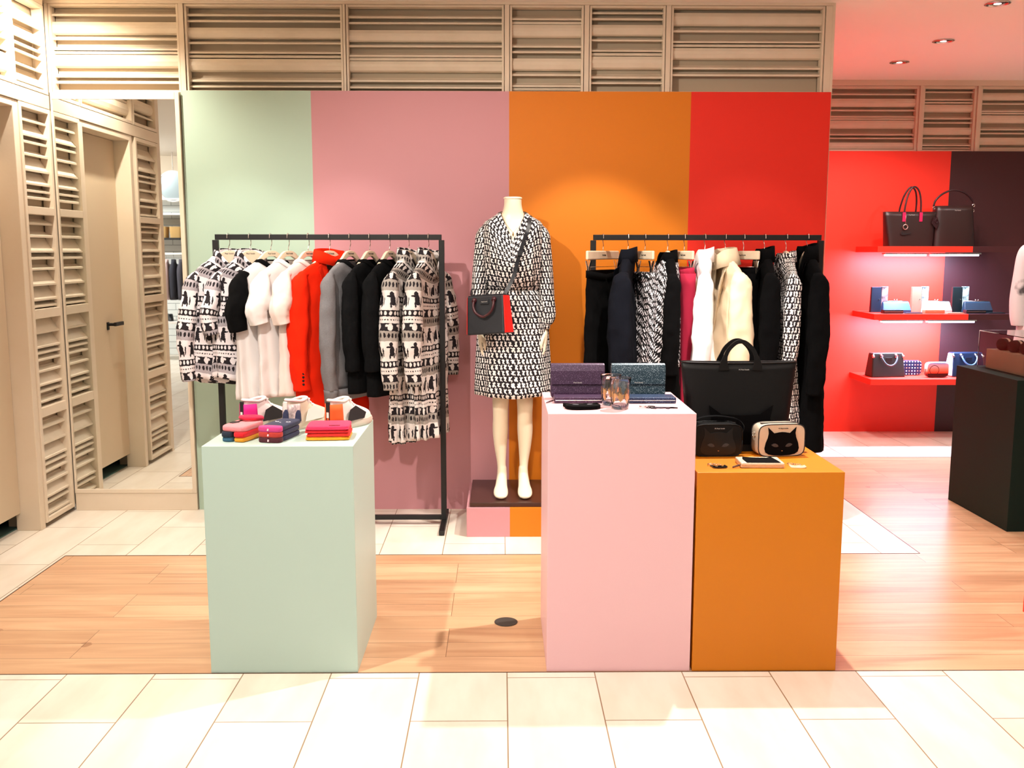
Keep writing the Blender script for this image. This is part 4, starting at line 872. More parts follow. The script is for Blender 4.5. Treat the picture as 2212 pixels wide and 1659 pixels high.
def sneaker(label, x, y, a, up, heel, side, sole, inner, mark):
    t = thing('sneaker', label, 'sneaker', (x, y, ZM), a, 'sneakers lined up on the mint plinth')
    def out(z, x0, x1, w, k=1.):
        """foot outline: heel at x0, toe at x1"""
        o = []
        for j in range(40):
            an = 2 * pi * j / 40; c, s = cos(an), sin(an); xx = (x0 + x1) / 2 + (x1 - x0) / 2 * math.copysign(abs(c) ** .85, c)
            q = (xx - x0) / max(.001, x1 - x0); ww = w * (.78 + .3 * math.exp(-((q - .68) / .26) ** 2) * k); o.append((xx, ww * math.copysign(abs(s) ** .8, s) + .004 * q, z))
        return o
    bm = N(); loft(bm, [out(0, .006, .236, .037), out(.004, .0, .242, .040), out(.016, -.003, .245, .041), out(.026, .0, .24, .039), out(.027, .006, .234, .036)]); mesh('sole', bm, sole, t, smooth='auto')
    bm = N(); loft(bm, [out(.0265, .002, .236, .0375), out(.042, .0, .232, .0375), out(.055, .0, .212, .036, .7), out(.068, .001, .178, .034, .5), (out(.08, .003, .145, .032, .3)), (out(.092, .004, .118, .031, .1)), [(p[0], p[1], p[2] + .012 * max(0, 1 - p[0] / .05) + .006 * max(0, p[0] - .06) / .04) for p in out(.098, .002, .104, .030, 0)],
                        [(p[0], p[1], p[2] + .010 * max(0, 1 - p[0] / .05) + .006 * max(0, p[0] - .06) / .04) for p in out(.102, .006, .1, .026, 0)], out(.09, .012, .095, .022, 0), out(.045, .014, .1, .022, 0)], (False, True)); mesh('upper', bm, up, t, smooth=True, mods=[('SUBSURF', dict(levels=1, render_levels=1))])
    bm = N(); rs = []
    for zz, k in ((.027, 1.05), (.05, 1.05), (.075, 1.04), (.098, 1.03)):
        rs.append([p for p in [((.045 - .047 * cos(b_) ) if False else .045 - .0495 * k * cos(b_), .036 * k * sin(b_) * (1 - .12 * (zz - .027) / .07), zz) for b_ in [(-1.35 + 2.7 * j / 16) for j in range(17)]]])
    loft(bm, rs, (False, False), closed=False); mesh('heel_counter', bm, heel, t, smooth=True, mods=[('SOLIDIFY', dict(thickness=.003, offset=1))])
    bx('heel_tab', -.0095, -.004, -.009, .009, .03, .108, side, t, bevel=.002); bx('tab_mark', -.0103, -.0094, -.005, .005, .05, .07, mark, t)
    bm = N()
    for s_ in (-1, 1): loft(bm, [[(xx, s_ * (.0385 - .004 * (zz - .03) / .04), zz) for xx, zz in ((.055, .03), (.15, .03), (.165, .05), (.11, .082), (.075, .07))], [(xx, s_ * (.0415 - .006 * (zz - .03) / .04), zz) for xx, zz in ((.055, .03), (.15, .03), (.165, .05), (.11, .082), (.075, .07))]])
    mesh('side_panel', bm, side, t, bevel=.001)
    bm = N(); loft(bm, [[(.088 + q * .01, yy, .075 + q * .036 + .0), (.088 + q * .01, -yy, .075 + q * .036), (.096 + q * .01, -yy, .072 + q * .036), (.096 + q * .01, yy, .072 + q * .036)] for q, yy in ((0, .018), (.5, .02), (1, .021))]); mesh('tongue', bm, inner, t, bevel=.003)
    bm = N()
    for k in range(4):
        xx = .112 + k * .017; zz = .094 - k * .0115; tube(bm, spline([(xx, -.024, zz - .012), (xx + .003, -.01, zz), (xx + .003, .01, zz), (xx, .024, zz - .012)], 4), .0028, 8, flat=.6)
    mesh('laces', bm, mat('white_laces', 'efe6e4', .8), t, smooth=True)
    bm = N(); rs = out(.104, .004, .103, .030, 0); rs = [(p[0], p[1], p[2] + .009 * max(0, 1 - p[0] / .05) + .006 * max(0, p[0] - .06) / .04) for p in rs]; tube(bm, rs + [rs[0]], .0055, 10); mesh('padded_collar', bm, inner, t, smooth=True)
blush = mat('blush_mesh', 'f2d9d8', .8, bump=.4, bscale=400); mag = mat('magenta_neoprene', 'd8127a', .7, bump=.2, bscale=400); bone = mat('bone_suede', 'd9c6b0', .85, bump=.3, bscale=400); offw = mat('offwhite_leather', 'e9e0da', .5); orng = mat('orange_suede', 'e65a22', .8); blk = mat('black_panel', '1d1618', .7); sole1 = mat('cream_rubber', 'e5d5c0', .5); fl = mat('floral_textile', 'f0dcd8', .8, mix='6a5258', mscale=60)
sneaker('sneaker with magenta heel, black panels and blush lining', -.935, 3.44, radians(57), blush, mag, blk, sole1, blush, offw)
sneaker('bone suede sneaker with floral heel behind the cat face socks', -.778, 3.44, radians(60), bone, fl, offw, sole1, blush, bone)
sneaker('white sneaker with orange and black heel behind the scarves', -.622, 3.43, radians(60), offw, orng, blk, mat('grey_rubber', 'c9bcae', .5), offw, offw)

# pink plinth ---------------------------------------------------------
def glitter(name, base, spark):
    m = mat(name, base, .38, .2); nt = m.node_tree; b = nt.nodes['Principled BSDF']; tc = nt.nodes.new('ShaderNodeTexCoord'); v = nt.nodes.new('ShaderNodeTexVoronoi'); v.inputs['Scale'].default_value = 900; nt.links.new(tc.outputs['Object'], v.inputs[0])
    sc = nt.nodes.new('ShaderNodeSeparateColor'); nt.links.new(v.outputs['Color'], sc.inputs[0]); k = E(nt, sc.outputs[0]).gt(.95)
    nt.links.new(mixc(nt, k, srgb(base), srgb(spark)), b.inputs['Base Color']); return m
gp = glitter('purple_glitter_leather', '3c2740', '8e7596'); gt = glitter('teal_glitter_leather', '1f3845', 'cfe2ec'); gn = glitter('navy_glitter_leather', '1c2c4c', '93aed2')
ZP = .9102
def clutch(label, x, m, m2):
    t = thing('clutch_bag', label, 'clutch bag', (x, 3.50, ZP), 0, 'glitter clutches on the pink plinth', rx=radians(-6)); t.location.z += .002
    bm = N(); loft(bm, [[(-w, -d, z), (w, -d, z), (w, d, z), (-w, d, z)] for w, d, z in ((.097, .024, 0.003), (.099, .026, .02), (.098, .018, .122))]); mesh('clutch_body', bm, m2, t, bevel=.004, seg=3)
    bm = N(); loft(bm, [[(-w, y0, z), (w, y0, z), (w, y1, z), (-w, y1, z)] for w, y0, y1, z in ((.098, -.031, -.027, .05), (.1, -.0275, -.022, .1), (.0995, -.023, -.012, .122), (.098, -.016, .014, .1285))]); mesh('flap', bm, m, t, bevel=.003, seg=3)
    text('Paul Smith', .0075, logo, t, TM(.0, -.0312, .057, rx=84), 'logo_text')
clutch('purple glitter clutch standing upright on the pink plinth', .282, gp, gp)
clutch('teal glitter clutch standing behind the tumblers', .506, gt, gt)
def wallet(label, x, y, w, d, h_, m, loop=False, ms=None, rz=0, name='zip_wallet', z=ZP):
    t = thing(name, label, 'wallet', (x, y, z), rz, 'wallets lying on the display plinths')
    bm = N(); loft(bm, [[(-w / 2 * k, -d / 2 * k, z_), (w / 2 * k, -d / 2 * k, z_), (w / 2 * k, d / 2 * k, z_), (-w / 2 * k, d / 2 * k, z_)] for k, z_ in ((.985, 0), (1, h_ * .25), (1, h_ * .75), (.985, h_))]); mesh('wallet_body', bm, m, t, bevel=.003, seg=3)
    bm = N(); tube(bm, [(-w / 2 + .004, -d / 2 - .0006, h_ / 2), (w / 2 - .004, -d / 2 - .0006, h_ / 2)], .0014, 8); mesh('zip', bm, ms or steel, t)
    if loop:
        bm = N(); tube(bm, spline([(-w / 2, -d / 2 + .01, h_ / 2), (-w / 2 - .012, -d / 2 + .002, .006), (-w / 2 - .028, -d / 2 - .006, .004), (-w / 2 - .024, -d / 2 + .008, .004), (-w / 2 - .004, -d / 2 + .012, h_ / 2)], 5), .0016, 8); mesh('zip_pull', bm, marl, t, smooth=True)
    return t
wallet('purple glitter zip wallet lying before the purple clutch', .285, 3.418, .188, .075, .022, gp, True)
wallet('navy glitter zip wallet lying before the teal clutch', .527, 3.418, .20, .085, .022, gn)
def cathead(w, h):
    """front outline of a cat's head"""
    pts = [(0, -.5), (.2, -.49), (.36, -.42), (.47, -.25), (.5, -.02), (.46, .16), (.5, .5), (.3, .27), (0, .24)]
    return [(x * w, z * h) for x, z in pts] + [(-x * w, z * h) for x, z in pts[::-1][1:-1]]
FLAT = Matrix(((1, 0, 0, 0), (0, 0, 1, 0), (0, 1, 0, 0), (0, 0, 0, 1)))   # xz outline -> xy, extruded up
velvet = mat('black_suede', '060506', .9, spec=.1)
def catpurse(name, label, cat_, x, y, z, w, d, h_, m, rz, eye, grp=None):
    t = thing(name, label, cat_, (x, y, z), rz, grp); bm = N(); prism(bm, cathead(w, d), 0, h_, FLAT); mesh('head_shape', bm, m, t, bevel=min(.003, h_ * .3), seg=3)
    for s_ in (-1, 1):
        bm = N(); lathe(bm, [(w * .09, 0), (w * .08, .0006)], 16); o = mesh('cat_eye', bm, eye, t); o.location = (s_ * w * .2, -.02 * d, h_ + .0001); o.scale = (1, .55, 1); o.rotation_euler = (0, 0, s_ * .4)
    return t
catpurse('coin_purse', 'black suede cat head coin purse lying at the front of the pink plinth', 'coin purse', .283, 3.275, ZP, .125, .085, .014, velvet, .12, mat('grey_embroidery', '55525a', .6))
glassm = mat('clear_glass', 'ffffff', .0, trans=1, ior=1.47)
def tumbler(label, x, y):
    t = thing('glass_tumbler', label, 'glass', (x, y, ZP), .4, 'gold decorated tumblers')
    bm = N(); lathe(bm, [(.0005, 0), (.026, 0), (.029, .002), (.0305, .012), (.032, .04), (.0345, .085), (.037, .107), (.0365, .1085), (.0355, .107), (.033, .085), (.0305, .045), (.0285, .02), (.026, .0165), (.0005, .0155)], 48, caps=(True, True)); mesh('glass_body', bm, glassm, t, smooth=True)
    R = random.Random(int(y * 100)); bm = N(); n = 48
    for j in range(n):
        if j % 6 == 5: continue
        z1 = .066 + R.uniform(-.012, .004); z0 = .022 + R.uniform(0, .012)
        if j % 6 in (0, 4): z0 += .014; z1 -= .008
        vs = []
        for a_, z_ in ((j, z0), (j + 1, z0), (j + 1, z1), (j, z1)):
            r_ = .0312 + (z_ - .02) * .055 + .0003; an = 2 * pi * a_ / n; vs.append(bm.verts.new((r_ * cos(an), r_ * sin(an), z_)))
        bm.faces.new(vs)
    mesh('gold_print', bm, goldp, t, mods=[('SOLIDIFY', dict(thickness=.0003, offset=1))])
tumbler('gold decorated glass tumbler closest to the plinth edge', .411, 3.262); tumbler('gold decorated glass tumbler half behind the other one', .388, 3.345)
def ringchain(t, x, y, m=steel, z=.004):
    bm = N(); tube(bm, [(x + .011 * cos(a * pi / 8), y + .011 * sin(a * pi / 8), z + .002 * (a % 2)) for a in range(17)], .0012, 8); mesh('split_ring', bm, m, t, smooth=True)
    bm = N()
    for k in range(4): tube(bm, [(x + .014 + k * .006 + .0042 * cos(a * pi / 5), y - .002 * k + (.003 * sin(a * pi / 5) if k % 2 else 0), z + (0 if k % 2 else .003 * sin(a * pi / 5))) for a in range(11)], .0009, 6)
    mesh('chain', bm, m, t, smooth=True)
kc = thing('cat_bag_charm', 'dark leather running cat charm with chain on the pink plinth', 'bag charm', (.55, 3.27, ZP), -.1)
bm = N(); prism(bm, [(-.045, .012), (-.03, .02), (-.01, .016), (.015, .018), (.03, .015), (.045, .012), (.062, .004), (.063, .007), (.045, .018), (.03, .006), (.036, -.004), (.03, -.014), (.022, -.01), (.02, 0), (.004, -.006), (-.01, -.004), (-.012, -.016), (-.03, -.014), (-.032, -.002), (-.046, .0)], 0, .003, FLAT); mesh('cat_shape', bm, mat('aubergine_leather', '2a1826', .4), kc, bevel=.0008)
bm = N(); lathe(bm, [(.013, .0035), (.0125, .006)], 20); o = mesh('disc', bm, blackt, kc); o.location = (-.028, .01, 0); ringchain(kc, -.058, .004)

# orange plinth -------------------------------------------------------
ZO = .7082; bl = mat('black_smooth_leather', '060607', .5, spec=.3, bump=.1, bscale=400); bl2 = mat('black_gloss_leather', '050507', .35, spec=.35, bump=.1, bscale=500)
t = thing('tote_bag', 'big black leather tote bag standing on the orange plinth', 'tote bag', (.893, 3.565, ZO), 0)
rs = []
for k in range(13):
    q = k / 12; w = .178 + .039 * q ** .9; d = .062 * (1 - .55 * q); rs.append([(x, y + .0, .328 * q + (.004 * abs(x / w) ** 3 * q)) for x, y, _ in sup(w, d, 48, .35 + .3 * q)])
bm = N(); loft(bm, rs, (True, False)); mesh('bag_body', bm, bl, t, smooth='auto', mods=[('SOLIDIFY', dict(thickness=.0035, offset=-1))])
bm = N(); tube(bm, [(p[0], p[1], p[2]) for p in rs[-1]] + [rs[-1][0]], .0028, 8); mesh('top_binding', bm, bl2, t, smooth=True)
for s_ in (-1, 1):
    y = s_ * .031; yb = y - .0; bm = N(); cen = spline([(-.062, y * 1.02, .302), (-.062, y, .335), (-.048, y * .9, .375), (-.022, y * .8, .402), (0, y * .78, .409), (.022, y * .8, .402), (.048, y * .9, .375), (.062, y, .335), (.062, y * 1.02, .302)], 6)
    rr = []
    for i, p in enumerate(cen):
        tg = (cen[min(i + 1, len(cen) - 1)] - cen[max(i - 1, 0)]).normalized(); sd = Vector((-tg.z, 0, tg.x)); q = abs(i / (len(cen) - 1) - .5) * 2; hw_ = .0075 + .014 * max(0, q - .62) / .38
        rr.append([p + sd * a * hw_ + Vector((0, c * .0028 + s_ * .003, 0)) for a, c in ((-1, -1), (1, -1), (1, 1), (-1, 1))])
    loft(bm, rr); mesh('handle', bm, bl, t, bevel=.001)
text('PS Paul Smith', .0072, logo, t, TM(.012, -.0385, .305, rx=86.5), 'logo_text')
bm = N(); prism(bm, cathead(.24, .15), -.0605, -.0585, TM(0, 0, .1, rx=0)); mesh('cat_applique', bm, velvet, t)
bm = N(); prism(bm, [(-.006, .002), (0, -.002), (.005, .004), (.006, .008), (.002, .004), (-.004, .005)], -.0632, -.0612); o = mesh('gold_nose', bm, goldp, t); o.location = (-.055, -.002, .015)
def camerabag(label, x, y, rz, m, edge, cm, strap):
    t = thing('camera_bag', label, 'shoulder bag', (x, y, ZO), rz, 'cat face camera bags on the orange plinth'); w, h_, d = .178, .118, .068
    def rr(y_, k=1.0, n=48):
        return [(px * k, y_, h_ / 2 + pz * k + .001) for px, pz, _ in sup(w / 2, h_ / 2, n, .38)]
    bm = N(); loft(bm, [rr(-d / 2, .97), rr(-d / 2 + .004, 1), rr(d / 2 - .004, 1), rr(d / 2, .97)]); mesh('bag_body', bm, m, t, smooth='auto')
    for yy in (-d / 2 + .001, d / 2 - .001):
        bm = N(); q = rr(yy, 1.0); tube(bm, q + [q[0]], .0018, 8); mesh('piping', bm, edge, t, smooth=True)
    bm = N(); loft(bm, [[(-.07, -.006, h_ + .0005), (.07, -.006, h_ + .0005), (.07, .006, h_ + .0005), (-.07, .006, h_ + .0005)], [(-.07, -.005, h_ + .0025), (.07, -.005, h_ + .0025), (.07, .005, h_ + .0025), (-.07, .005, h_ + .0025)]]); mesh('zip', bm, edge, t)
    ov = [(0, -.055), (.03, -.054), (.05, -.05), (.062, -.042), (.066, -.028), (.062, -.008), (.054, .012), (.051, .028), (.054, .05), (.030, .028), (.012, .031), (0, .032)]
    ov = ov + [(-a_, b_) for a_, b_ in ov[::-1][1:-1]]
    bm = N(); prism(bm, ov, -d / 2 - .0018, -d / 2 + .001, Matrix.Translation((0, 0, h_ / 2))); cf = mesh('cat_face', bm, cm, t, bevel=.0005)
    eye = mat('smoky_cat_eye', '3b3a3d', .35)
    for s_ in (-1, 1):
        bm = N(); prism(bm, [(-.014, -.003), (-.008, .003), (0, .0055), (.008, .0035), (.014, -.002), (.008, -.006), (0, -.0075), (-.008, -.006)], -.0026, -.0016, TM(s_ * .026, -d / 2, .044, rx=0, ry=-s_ * 14)); e_ = mesh('cat_eye', bm, eye, cf)
        bm = N(); prism(bm, [(-.0022, -.006), (0, -.0075), (.0022, -.006), (.0026, 0), (0, .005), (-.0026, 0)], -.0033, -.0024, TM(s_ * .026, -d / 2, .044)); mesh('pupil', bm, cm, cf)
    bm = N(); prism(bm, [(-.003, .0015), (0, -.002), (.0035, .002), (.003, .0035), (0, .002)], -.0032, -.0016, TM(.0, -d / 2, .024)); mesh('gold_nose', bm, goldp, cf)
    text('PS Paul Smith', .0068, logo if m is not edge and cm is m else (logo if strap else blackt), t, TM(.004, -d / 2 - .0012, .104), 'logo_text')
    for s_ in (-1, 1):
        bm = N(); tube(bm, [(s_ * (w / 2 + .004 + .006 * cos(a * pi / 6)), .004 * sin(a * pi / 3), .078 + .009 * sin(a * pi / 6)) for a in range(13)], .0013, 8); tube(bm, [(s_ * (w / 2 + .003), -.006, .074), (s_ * (w / 2 + .003), .006, .074)], .002, 8); mesh('strap_ring', bm, steel, t, smooth=True)
    if strap:
        cen = spline([(w / 2 + .008, .0, .088), (w / 2 + .012, .006, .108), (w / 2 - .004, .014, .128), (.05, .02, .137), (.0, .022, .141), (-.05, .02, .136), (-w / 2 - .0, .012, .122), (-w / 2 - .012, .004, .1), (-w / 2 - .008, 0, .088)], 6); rs = []
        for i, p in enumerate(cen):
            tg = (cen[min(i + 1, len(cen) - 1)] - cen[max(i - 1, 0)]).normalized(); nn = Vector((-tg.z, 0, tg.x)); rs.append([p + nn * c * .0013 + Vector((0, a, 0)) for a, c in ((-.012, -1), (.012, -1), (.012, 1), (-.012, 1))])
        bm = N(); loft(bm, rs); mesh('shoulder_strap', bm, m, t, smooth='auto')
foil = mat('crackled_silver_leather', 'dccbb4', .38, .45, bump=.9, bscale=500)
camerabag('black leather camera bag with tonal cat face and strap', .789, 3.445, .04, bl2, bl, mat('tonal_black', '0d0d0f', .35), True)
camerabag('crackled silver camera bag with black cat face', 1.018, 3.445, .13, foil, blk, velvet, False)
w_ = wallet('silver zip wallet with black cat face lying flat on orange plinth', .905, 3.272, .15, .1, .019, mat('crackled_gold_leather', 'e6d6bd', .38, .4, bump=.8, bscale=500), True, goldp, -.03, 'cat_face_wallet', ZO)
bm = N(); prism(bm, [(-.055, -.048), (.062, -.048), (.058, -.01), (.05, .048), (.03, .03), (-.02, .032), (-.05, .048), (-.058, .01)], .0192, .0202, FLAT); mesh('cat_face', bm, velvet, w_)
k1 = catpurse('cat_keyring', 'black enamel cat head keyring on the orange plinth', 'keyring', .757, 3.237, ZO, .056, .04, .005, mat('black_enamel', '0c0a0c', .15, coat=1), .15, goldp, 'cat keyrings'); ringchain(k1, -.02, .03, steel)
k2 = catpurse('cat_keyring', 'cream enamel cat head keyring on the orange plinth', 'keyring', 1.03, 3.237, ZO, .056, .04, .005, mat('cream_enamel', 'f2e4c4', .2, coat=1), -.1, mat('green_amber_eye', '9a9440', .3), 'cat keyrings'); ringchain(k2, -.02, .03, steel)

# ================================================================== SHELVES
def shelf(label, zt, led=True):
    t = thing('wall_shelf', label, 'shelf', (3.335, 7.616, zt), 0, 'wall shelves at the far red and plum wall'); x0, x1, xs_ = -.527, .525, .187
    bx('shelf_board', x0, xs_, -.445, 0, -.044, 0, red, t, bevel=.001, label='vermilion end of the shelf board'); bx('shelf_board', xs_ + .0002, x1, -.445, 0, -.044, 0, plum, t, bevel=.001, label='plum end of the shelf board')
    if led:
        for a, b_ in ((-.43, -.10), (-.08, .3)):
            o = bx('light_strip', a, b_, -.35, -.285, -.060, -.049, steel, t); bx('light_tube', a + .015, b_ - .015, -.345, -.29, -.072, -.0602, mat('cool_led_diffuser', 'dfe4ff', emit=14), o)
shelf('topmost wall shelf holding two dark tote bags', 1.488); shelf('middle wall shelf holding wallets and purses', .983); shelf('lowest wall shelf holding small bags and pouches', .488, False)
oxb = mat('oxblood_brown_leather', '2a1817', .35, bump=.1, bscale=300); oxs = mat('oxblood_strap', '2a1216', .35); pinkt = mat('cerise_leather', 'c21f55', .4)
# upper shelf bags
t = thing('tote_bag', 'dark brown tote bag with cerise handle tabs on topmost shelf', 'tote bag', (3.11, 7.36, 1.4882), .06)
bm = N(); rs = [[(x, y, .26 * q) for x, y, _ in sup(.175 + .03 * q, .065 * (1 - .45 * q), 40, .3 + .2 * q)] for q in [i / 8 for i in range(9)]]; loft(bm, rs, (True, False)); mesh('bag_body', bm, oxb, t, smooth='auto', mods=[('SOLIDIFY', dict(thickness=.004, offset=-1))])
for s_ in (-1, 1):
    bm = N(); tube(bm, spline([(-.062, s_ * .043, .235), (-.055, s_ * .04, .3), (-.03, s_ * .03, .39), (.01, s_ * .024, .445), (.05, s_ * .026, .42), (.068, s_ * .034, .34), (.068, s_ * .041, .235)], 6), .0065, 10); mesh('handle', bm, oxs, t, smooth=True)
    for xx in (-.062, .07):
        bx('handle_tab', xx - .012, xx + .012, s_ * .046 - .003, s_ * .046 + .003, .185, .255, pinkt, t, bevel=.001)
bm = N(); tube(bm, [(-.055 + .018 * cos(a * pi / 8), -.061, .145 + .018 * sin(a * pi / 8)) for a in range(17)], .004, 8); tube(bm, [(-.052, -.055, .24), (-.055, -.06, .165)], .0015, 6); mesh('ring_charm', bm, steel, t, smooth=True)
bm = N(); prism(bm, [(-.09, .09), (-.082, .11), (-.07, .098), (-.03, .1), (-.01, .104), (-.012, .096), (-.045, .086), (-.075, .084)], -.066, -.063); mesh('cat_charm', bm, blackt, t); text('Paul Smith', .011, logo, t, TM(.0, -.0415, .235, rx=84), 'logo_text')
t = thing('bucket_bag', 'dark brown bucket bag with arched strap on topmost shelf', 'handbag', (3.455, 7.39, 1.4882), .0)
bm = N(); rs = [[(x, y, .305 * q) for x, y, _ in sup(.165 - .022 * q, .085 - .03 * q, 40, .4 + .15 * q)] for q in [i / 8 for i in range(9)]]; loft(bm, rs, (True, False)); mesh('bag_body', bm, oxb, t, smooth='auto', mods=[('SOLIDIFY', dict(thickness=.004, offset=-1))])
bm = N(); tube(bm, spline([(-.15, 0, .3), (-.135, 0, .35), (-.08, 0, .4), (0, 0, .425), (.09, 0, .4), (.15, 0, .34), (.152, 0, .3)], 6), .007, 10); mesh('strap', bm, oxs, t, smooth=True)
for p in ((-.15, -.0, .29), (.152, 0, .31), (.15, -.0, .27)):
    bm = N(); tube(bm, [(p[0] + .009 * cos(a * pi / 6), p[1] - .01, p[2] + .009 * sin(a * pi / 6)) for a in range(13)], .003, 8); mesh('ring', bm, steel, t, smooth=True)
bm = N(); prism(bm, [(-.175, .22), (-.145, .215), (-.132, .17), (-.15, .13), (-.17, .15), (-.19, .175)], -.075, -.07); tube(bm, [(-.155 + .012 * cos(a * pi / 6), -.078, .19 + .015 * sin(a * pi / 6)) for a in range(13)], .003, 8); mesh('leather_charm', bm, oxs, t); text('Paul Smith', .011, logo, t, TM(.01, -.0625, .27, rx=85), 'logo_text')
# middle shelf sets
def photo_mat(name, a, b_): return mat(name, a, .4, mix=b_, mscale=38)
SETS = [(2.93, mat('navy_leather', '1b2436', .4), mat('blue_patent', '3f67a0', .2), mat('midnight_leather', '15161f', .4), photo_mat('dark_floral_print', '3a2c30', 'c7a3a0'), 'navy'),
        (3.245, mat('taupe_leather', '85705a', .4), mat('pale_blue_patent', 'c9cfdc', .2), mat('tan_leather', 'b87f5e', .4), photo_mat('mono_floral_print', '1f2433', 'cfe0e2'), 'taupe'),
        (3.56, mat('black_green_leather', '0f1a1b', .4), mat('ink_patent', '22303d', .2), mat('black_leather_fine', '14121a', .4), photo_mat('green_floral_print', '20332f', 'd8efe6'), 'black')]
for x, ma, mb, mc, md, nm in SETS:
    z = .9832; t = thing('tall_wallet', nm + ' wallet with printed flap standing on the middle shelf', 'wallet', (x, 7.40, z), .12, 'standing wallets on the middle shelf')
    bm = N(); wedge(bm, .085, .08, .03, .02, .195); o = mesh('wallet_body', bm, ma, t, bevel=.003); o.location = (-.03, 0, 0)
    bx('printed_flap', .013, .065, -.011, .011, .002, .198, md, t, bevel=.002); bm = N(); tube(bm, [(-.008, -.014, .1), (-.008, -.019, .1)], .004, 10); mesh('stud', bm, steel, t)
    t = thing('clasp_purse', nm + ' set: shiny purse with kiss-lock clasp leaning on the middle shelf', 'purse', (x + .105, 7.335, z + .001), 0, 'clasp purses on the middle shelf')
    bm = N(); loft(bm, [[(-w, y0, z_), (w, y0, z_), (w, y0 + d, z_), (-w, y0 + d, z_)] for w, y0, d, z_ in ((.11, -.03, .055, 0), (.108, -.032, .06, .02), (.1, -.005, .03, .075), (.098, .005, .012, .084))]); mesh('purse_body', bm, mb, t, bevel=.004, seg=3)
    bm = N(); tube(bm, [(-.098, .011, .086), (.098, .011, .086)], .003, 8); tube(bm, [(-.006, .011, .088), (-.012, .011, .1)], .004, 8); tube(bm, [(.006, .011, .088), (.012, .011, .1)], .004, 8); mesh('clasp', bm, steel, t, smooth=True)
    t = wallet(nm + ' set: small folded wallet before the clasp purse', x + .045, 7.252, .15, .06, .028, mc, name='folded_wallet', z=z); t['group'] = 'small folded wallets on the middle shelf'
    t = thing('card_holder', nm + ' set: flat card holder at the middle shelf edge', 'card holder', (x + .2, 7.25, z), .05, 'card holders on the middle shelf'); bx('outer_leather', -.065, .065, -.035, .035, 0, .004, mc, t, bevel=.001); bx('card_pocket', -.062, .062, -.034, .02, .0042, .0075, ma, t, bevel=.001)
# lower shelf
def minibag(label, x, y, z, m, side, hm):
    t = thing('mini_handbag', label, 'handbag', (x, y, z), .1, 'small handbags on the lowest shelf'); bm = N(); wedge(bm, .27, .245, .13, .07, .185); mesh('bag_body', bm, m, t, bevel=.008, seg=3)
    for s_ in (-1, 1):
        bm = N(); vs = box(bm, s_ * .128, s_ * .1355, -.058, .058, .006, .178)
        for v in vs[4:]: v.co.x -= s_ * .0115; v.co.y *= .55
        mesh('side_panel', bm, side, t, bevel=.002)
    bm = N(); tube(bm, spline([(-.06, -.05, .165), (-.058, -.068, .14), (-.035, -.08, .105), (0, -.084, .092), (.035, -.08, .105), (.058, -.068, .14), (.06, -.05, .165)], 6), .006, 10); mesh('handle', bm, hm, t, smooth=True)
    for s_ in (-1, 1):
        bm = N(); tube(bm, [(s_ * .06, -.036, .17), (s_ * .06, -.054, .16)], .012, 12); tube(bm, [(s_ * .118, -.03, .168), (s_ * .122, -.046, .155)], .010, 10); mesh('handle_ring', bm, steel, t, smooth='auto')
    bx('logo_patch', -.026, .026, -.052, -.046, .125, .15, m, t, bevel=.001)
minibag('dark brown mini handbag on the lowest shelf end', 2.985, 7.35, .4882, mat('brown_leather', '2e2522', .38), mat('brown_leather_side', '2a211f', .4), mat('slate_leather', '5c6272', .3))
minibag('navy mini handbag with white sides behind the dark green plinth', 3.62, 7.38, .4882, mat('navy_saffiano', '18243c', .38), offw, mat('sky_leather', '5d7fae', .3))
def pouch(name, label, x, y, m, w, h_, d, rz):
    t = thing(name, label, 'pouch', (x, y, .4882), rz, 'zip pouches on the lowest shelf'); bm = N(); loft(bm, [[(px, yy, h_ / 2 + pz + .001) for px, pz, _ in sup(w / 2 * k, h_ / 2 * k, 40, .4)] for yy, k in ((-d / 2, .93), (-d / 2 + .01, 1), (d / 2 - .01, 1), (d / 2, .93))]); mesh('pouch_body', bm, m, t, smooth='auto')
    bm = N(); tube(bm, [(-w / 2 + .02, 0, h_ + .002), (w / 2 - .02, 0, h_ + .002)], .002, 8); tube(bm, [(-w / 2 - .004, -.01, h_ - .05), (-w / 2 - .008, -.014, h_ - .09)], .003, 8); mesh('zip', bm, steel, t)
m, nt, b_, u, v, n1, n2, tc = uvmat('navy_jewel_print', .5); sp = nt.nodes.new('ShaderNodeSeparateXYZ'); nt.links.new(tc.outputs['Object'], sp.inputs[0]); ox = E(nt, sp.outputs[0]); oz = E(nt, sp.outputs[2])
a_ = (((ox + 1) / .022).fr() - .5) * .022; c_ = ((oz / .024).fr() - .5) * .024; k = ell(a_, c_, 0, 0, .005, .005).lt(1.); kk = (((ox + 1) / .022).fl() * 1.7 + (oz / .024).fl() * .9).fr()
nt.links.new(mixc(nt, k, srgb('151a36'), mixc(nt, kk.gt(.5), srgb('dfe3f2'), srgb('d88a70'))), b_.inputs['Base Color'])
pouch('dotted_pouch', 'navy pouch dotted with small jewel motifs', 3.215, 7.42, m, .16, .115, .05, .0)
m, nt, b_, u, v, n1, n2, tc = uvmat('sunset_city_print', .2); sp = nt.nodes.new('ShaderNodeSeparateXYZ'); nt.links.new(tc.outputs['Object'], sp.inputs[0]); ox = E(nt, sp.outputs[0]); oz = E(nt, sp.outputs[2])
rp = nt.nodes.new('ShaderNodeValToRGB'); e = rp.color_ramp.elements; e[0].position = .0; e[0].color = srgb('5a1a14'); e[1].position = 1; e[1].color = srgb('6f9fe0')
for p_, c in ((.3, 'c4482c'), (.55, 'e8907a'), (.75, 'd9b4c4')): q = e.new(p_); q.color = srgb(c)
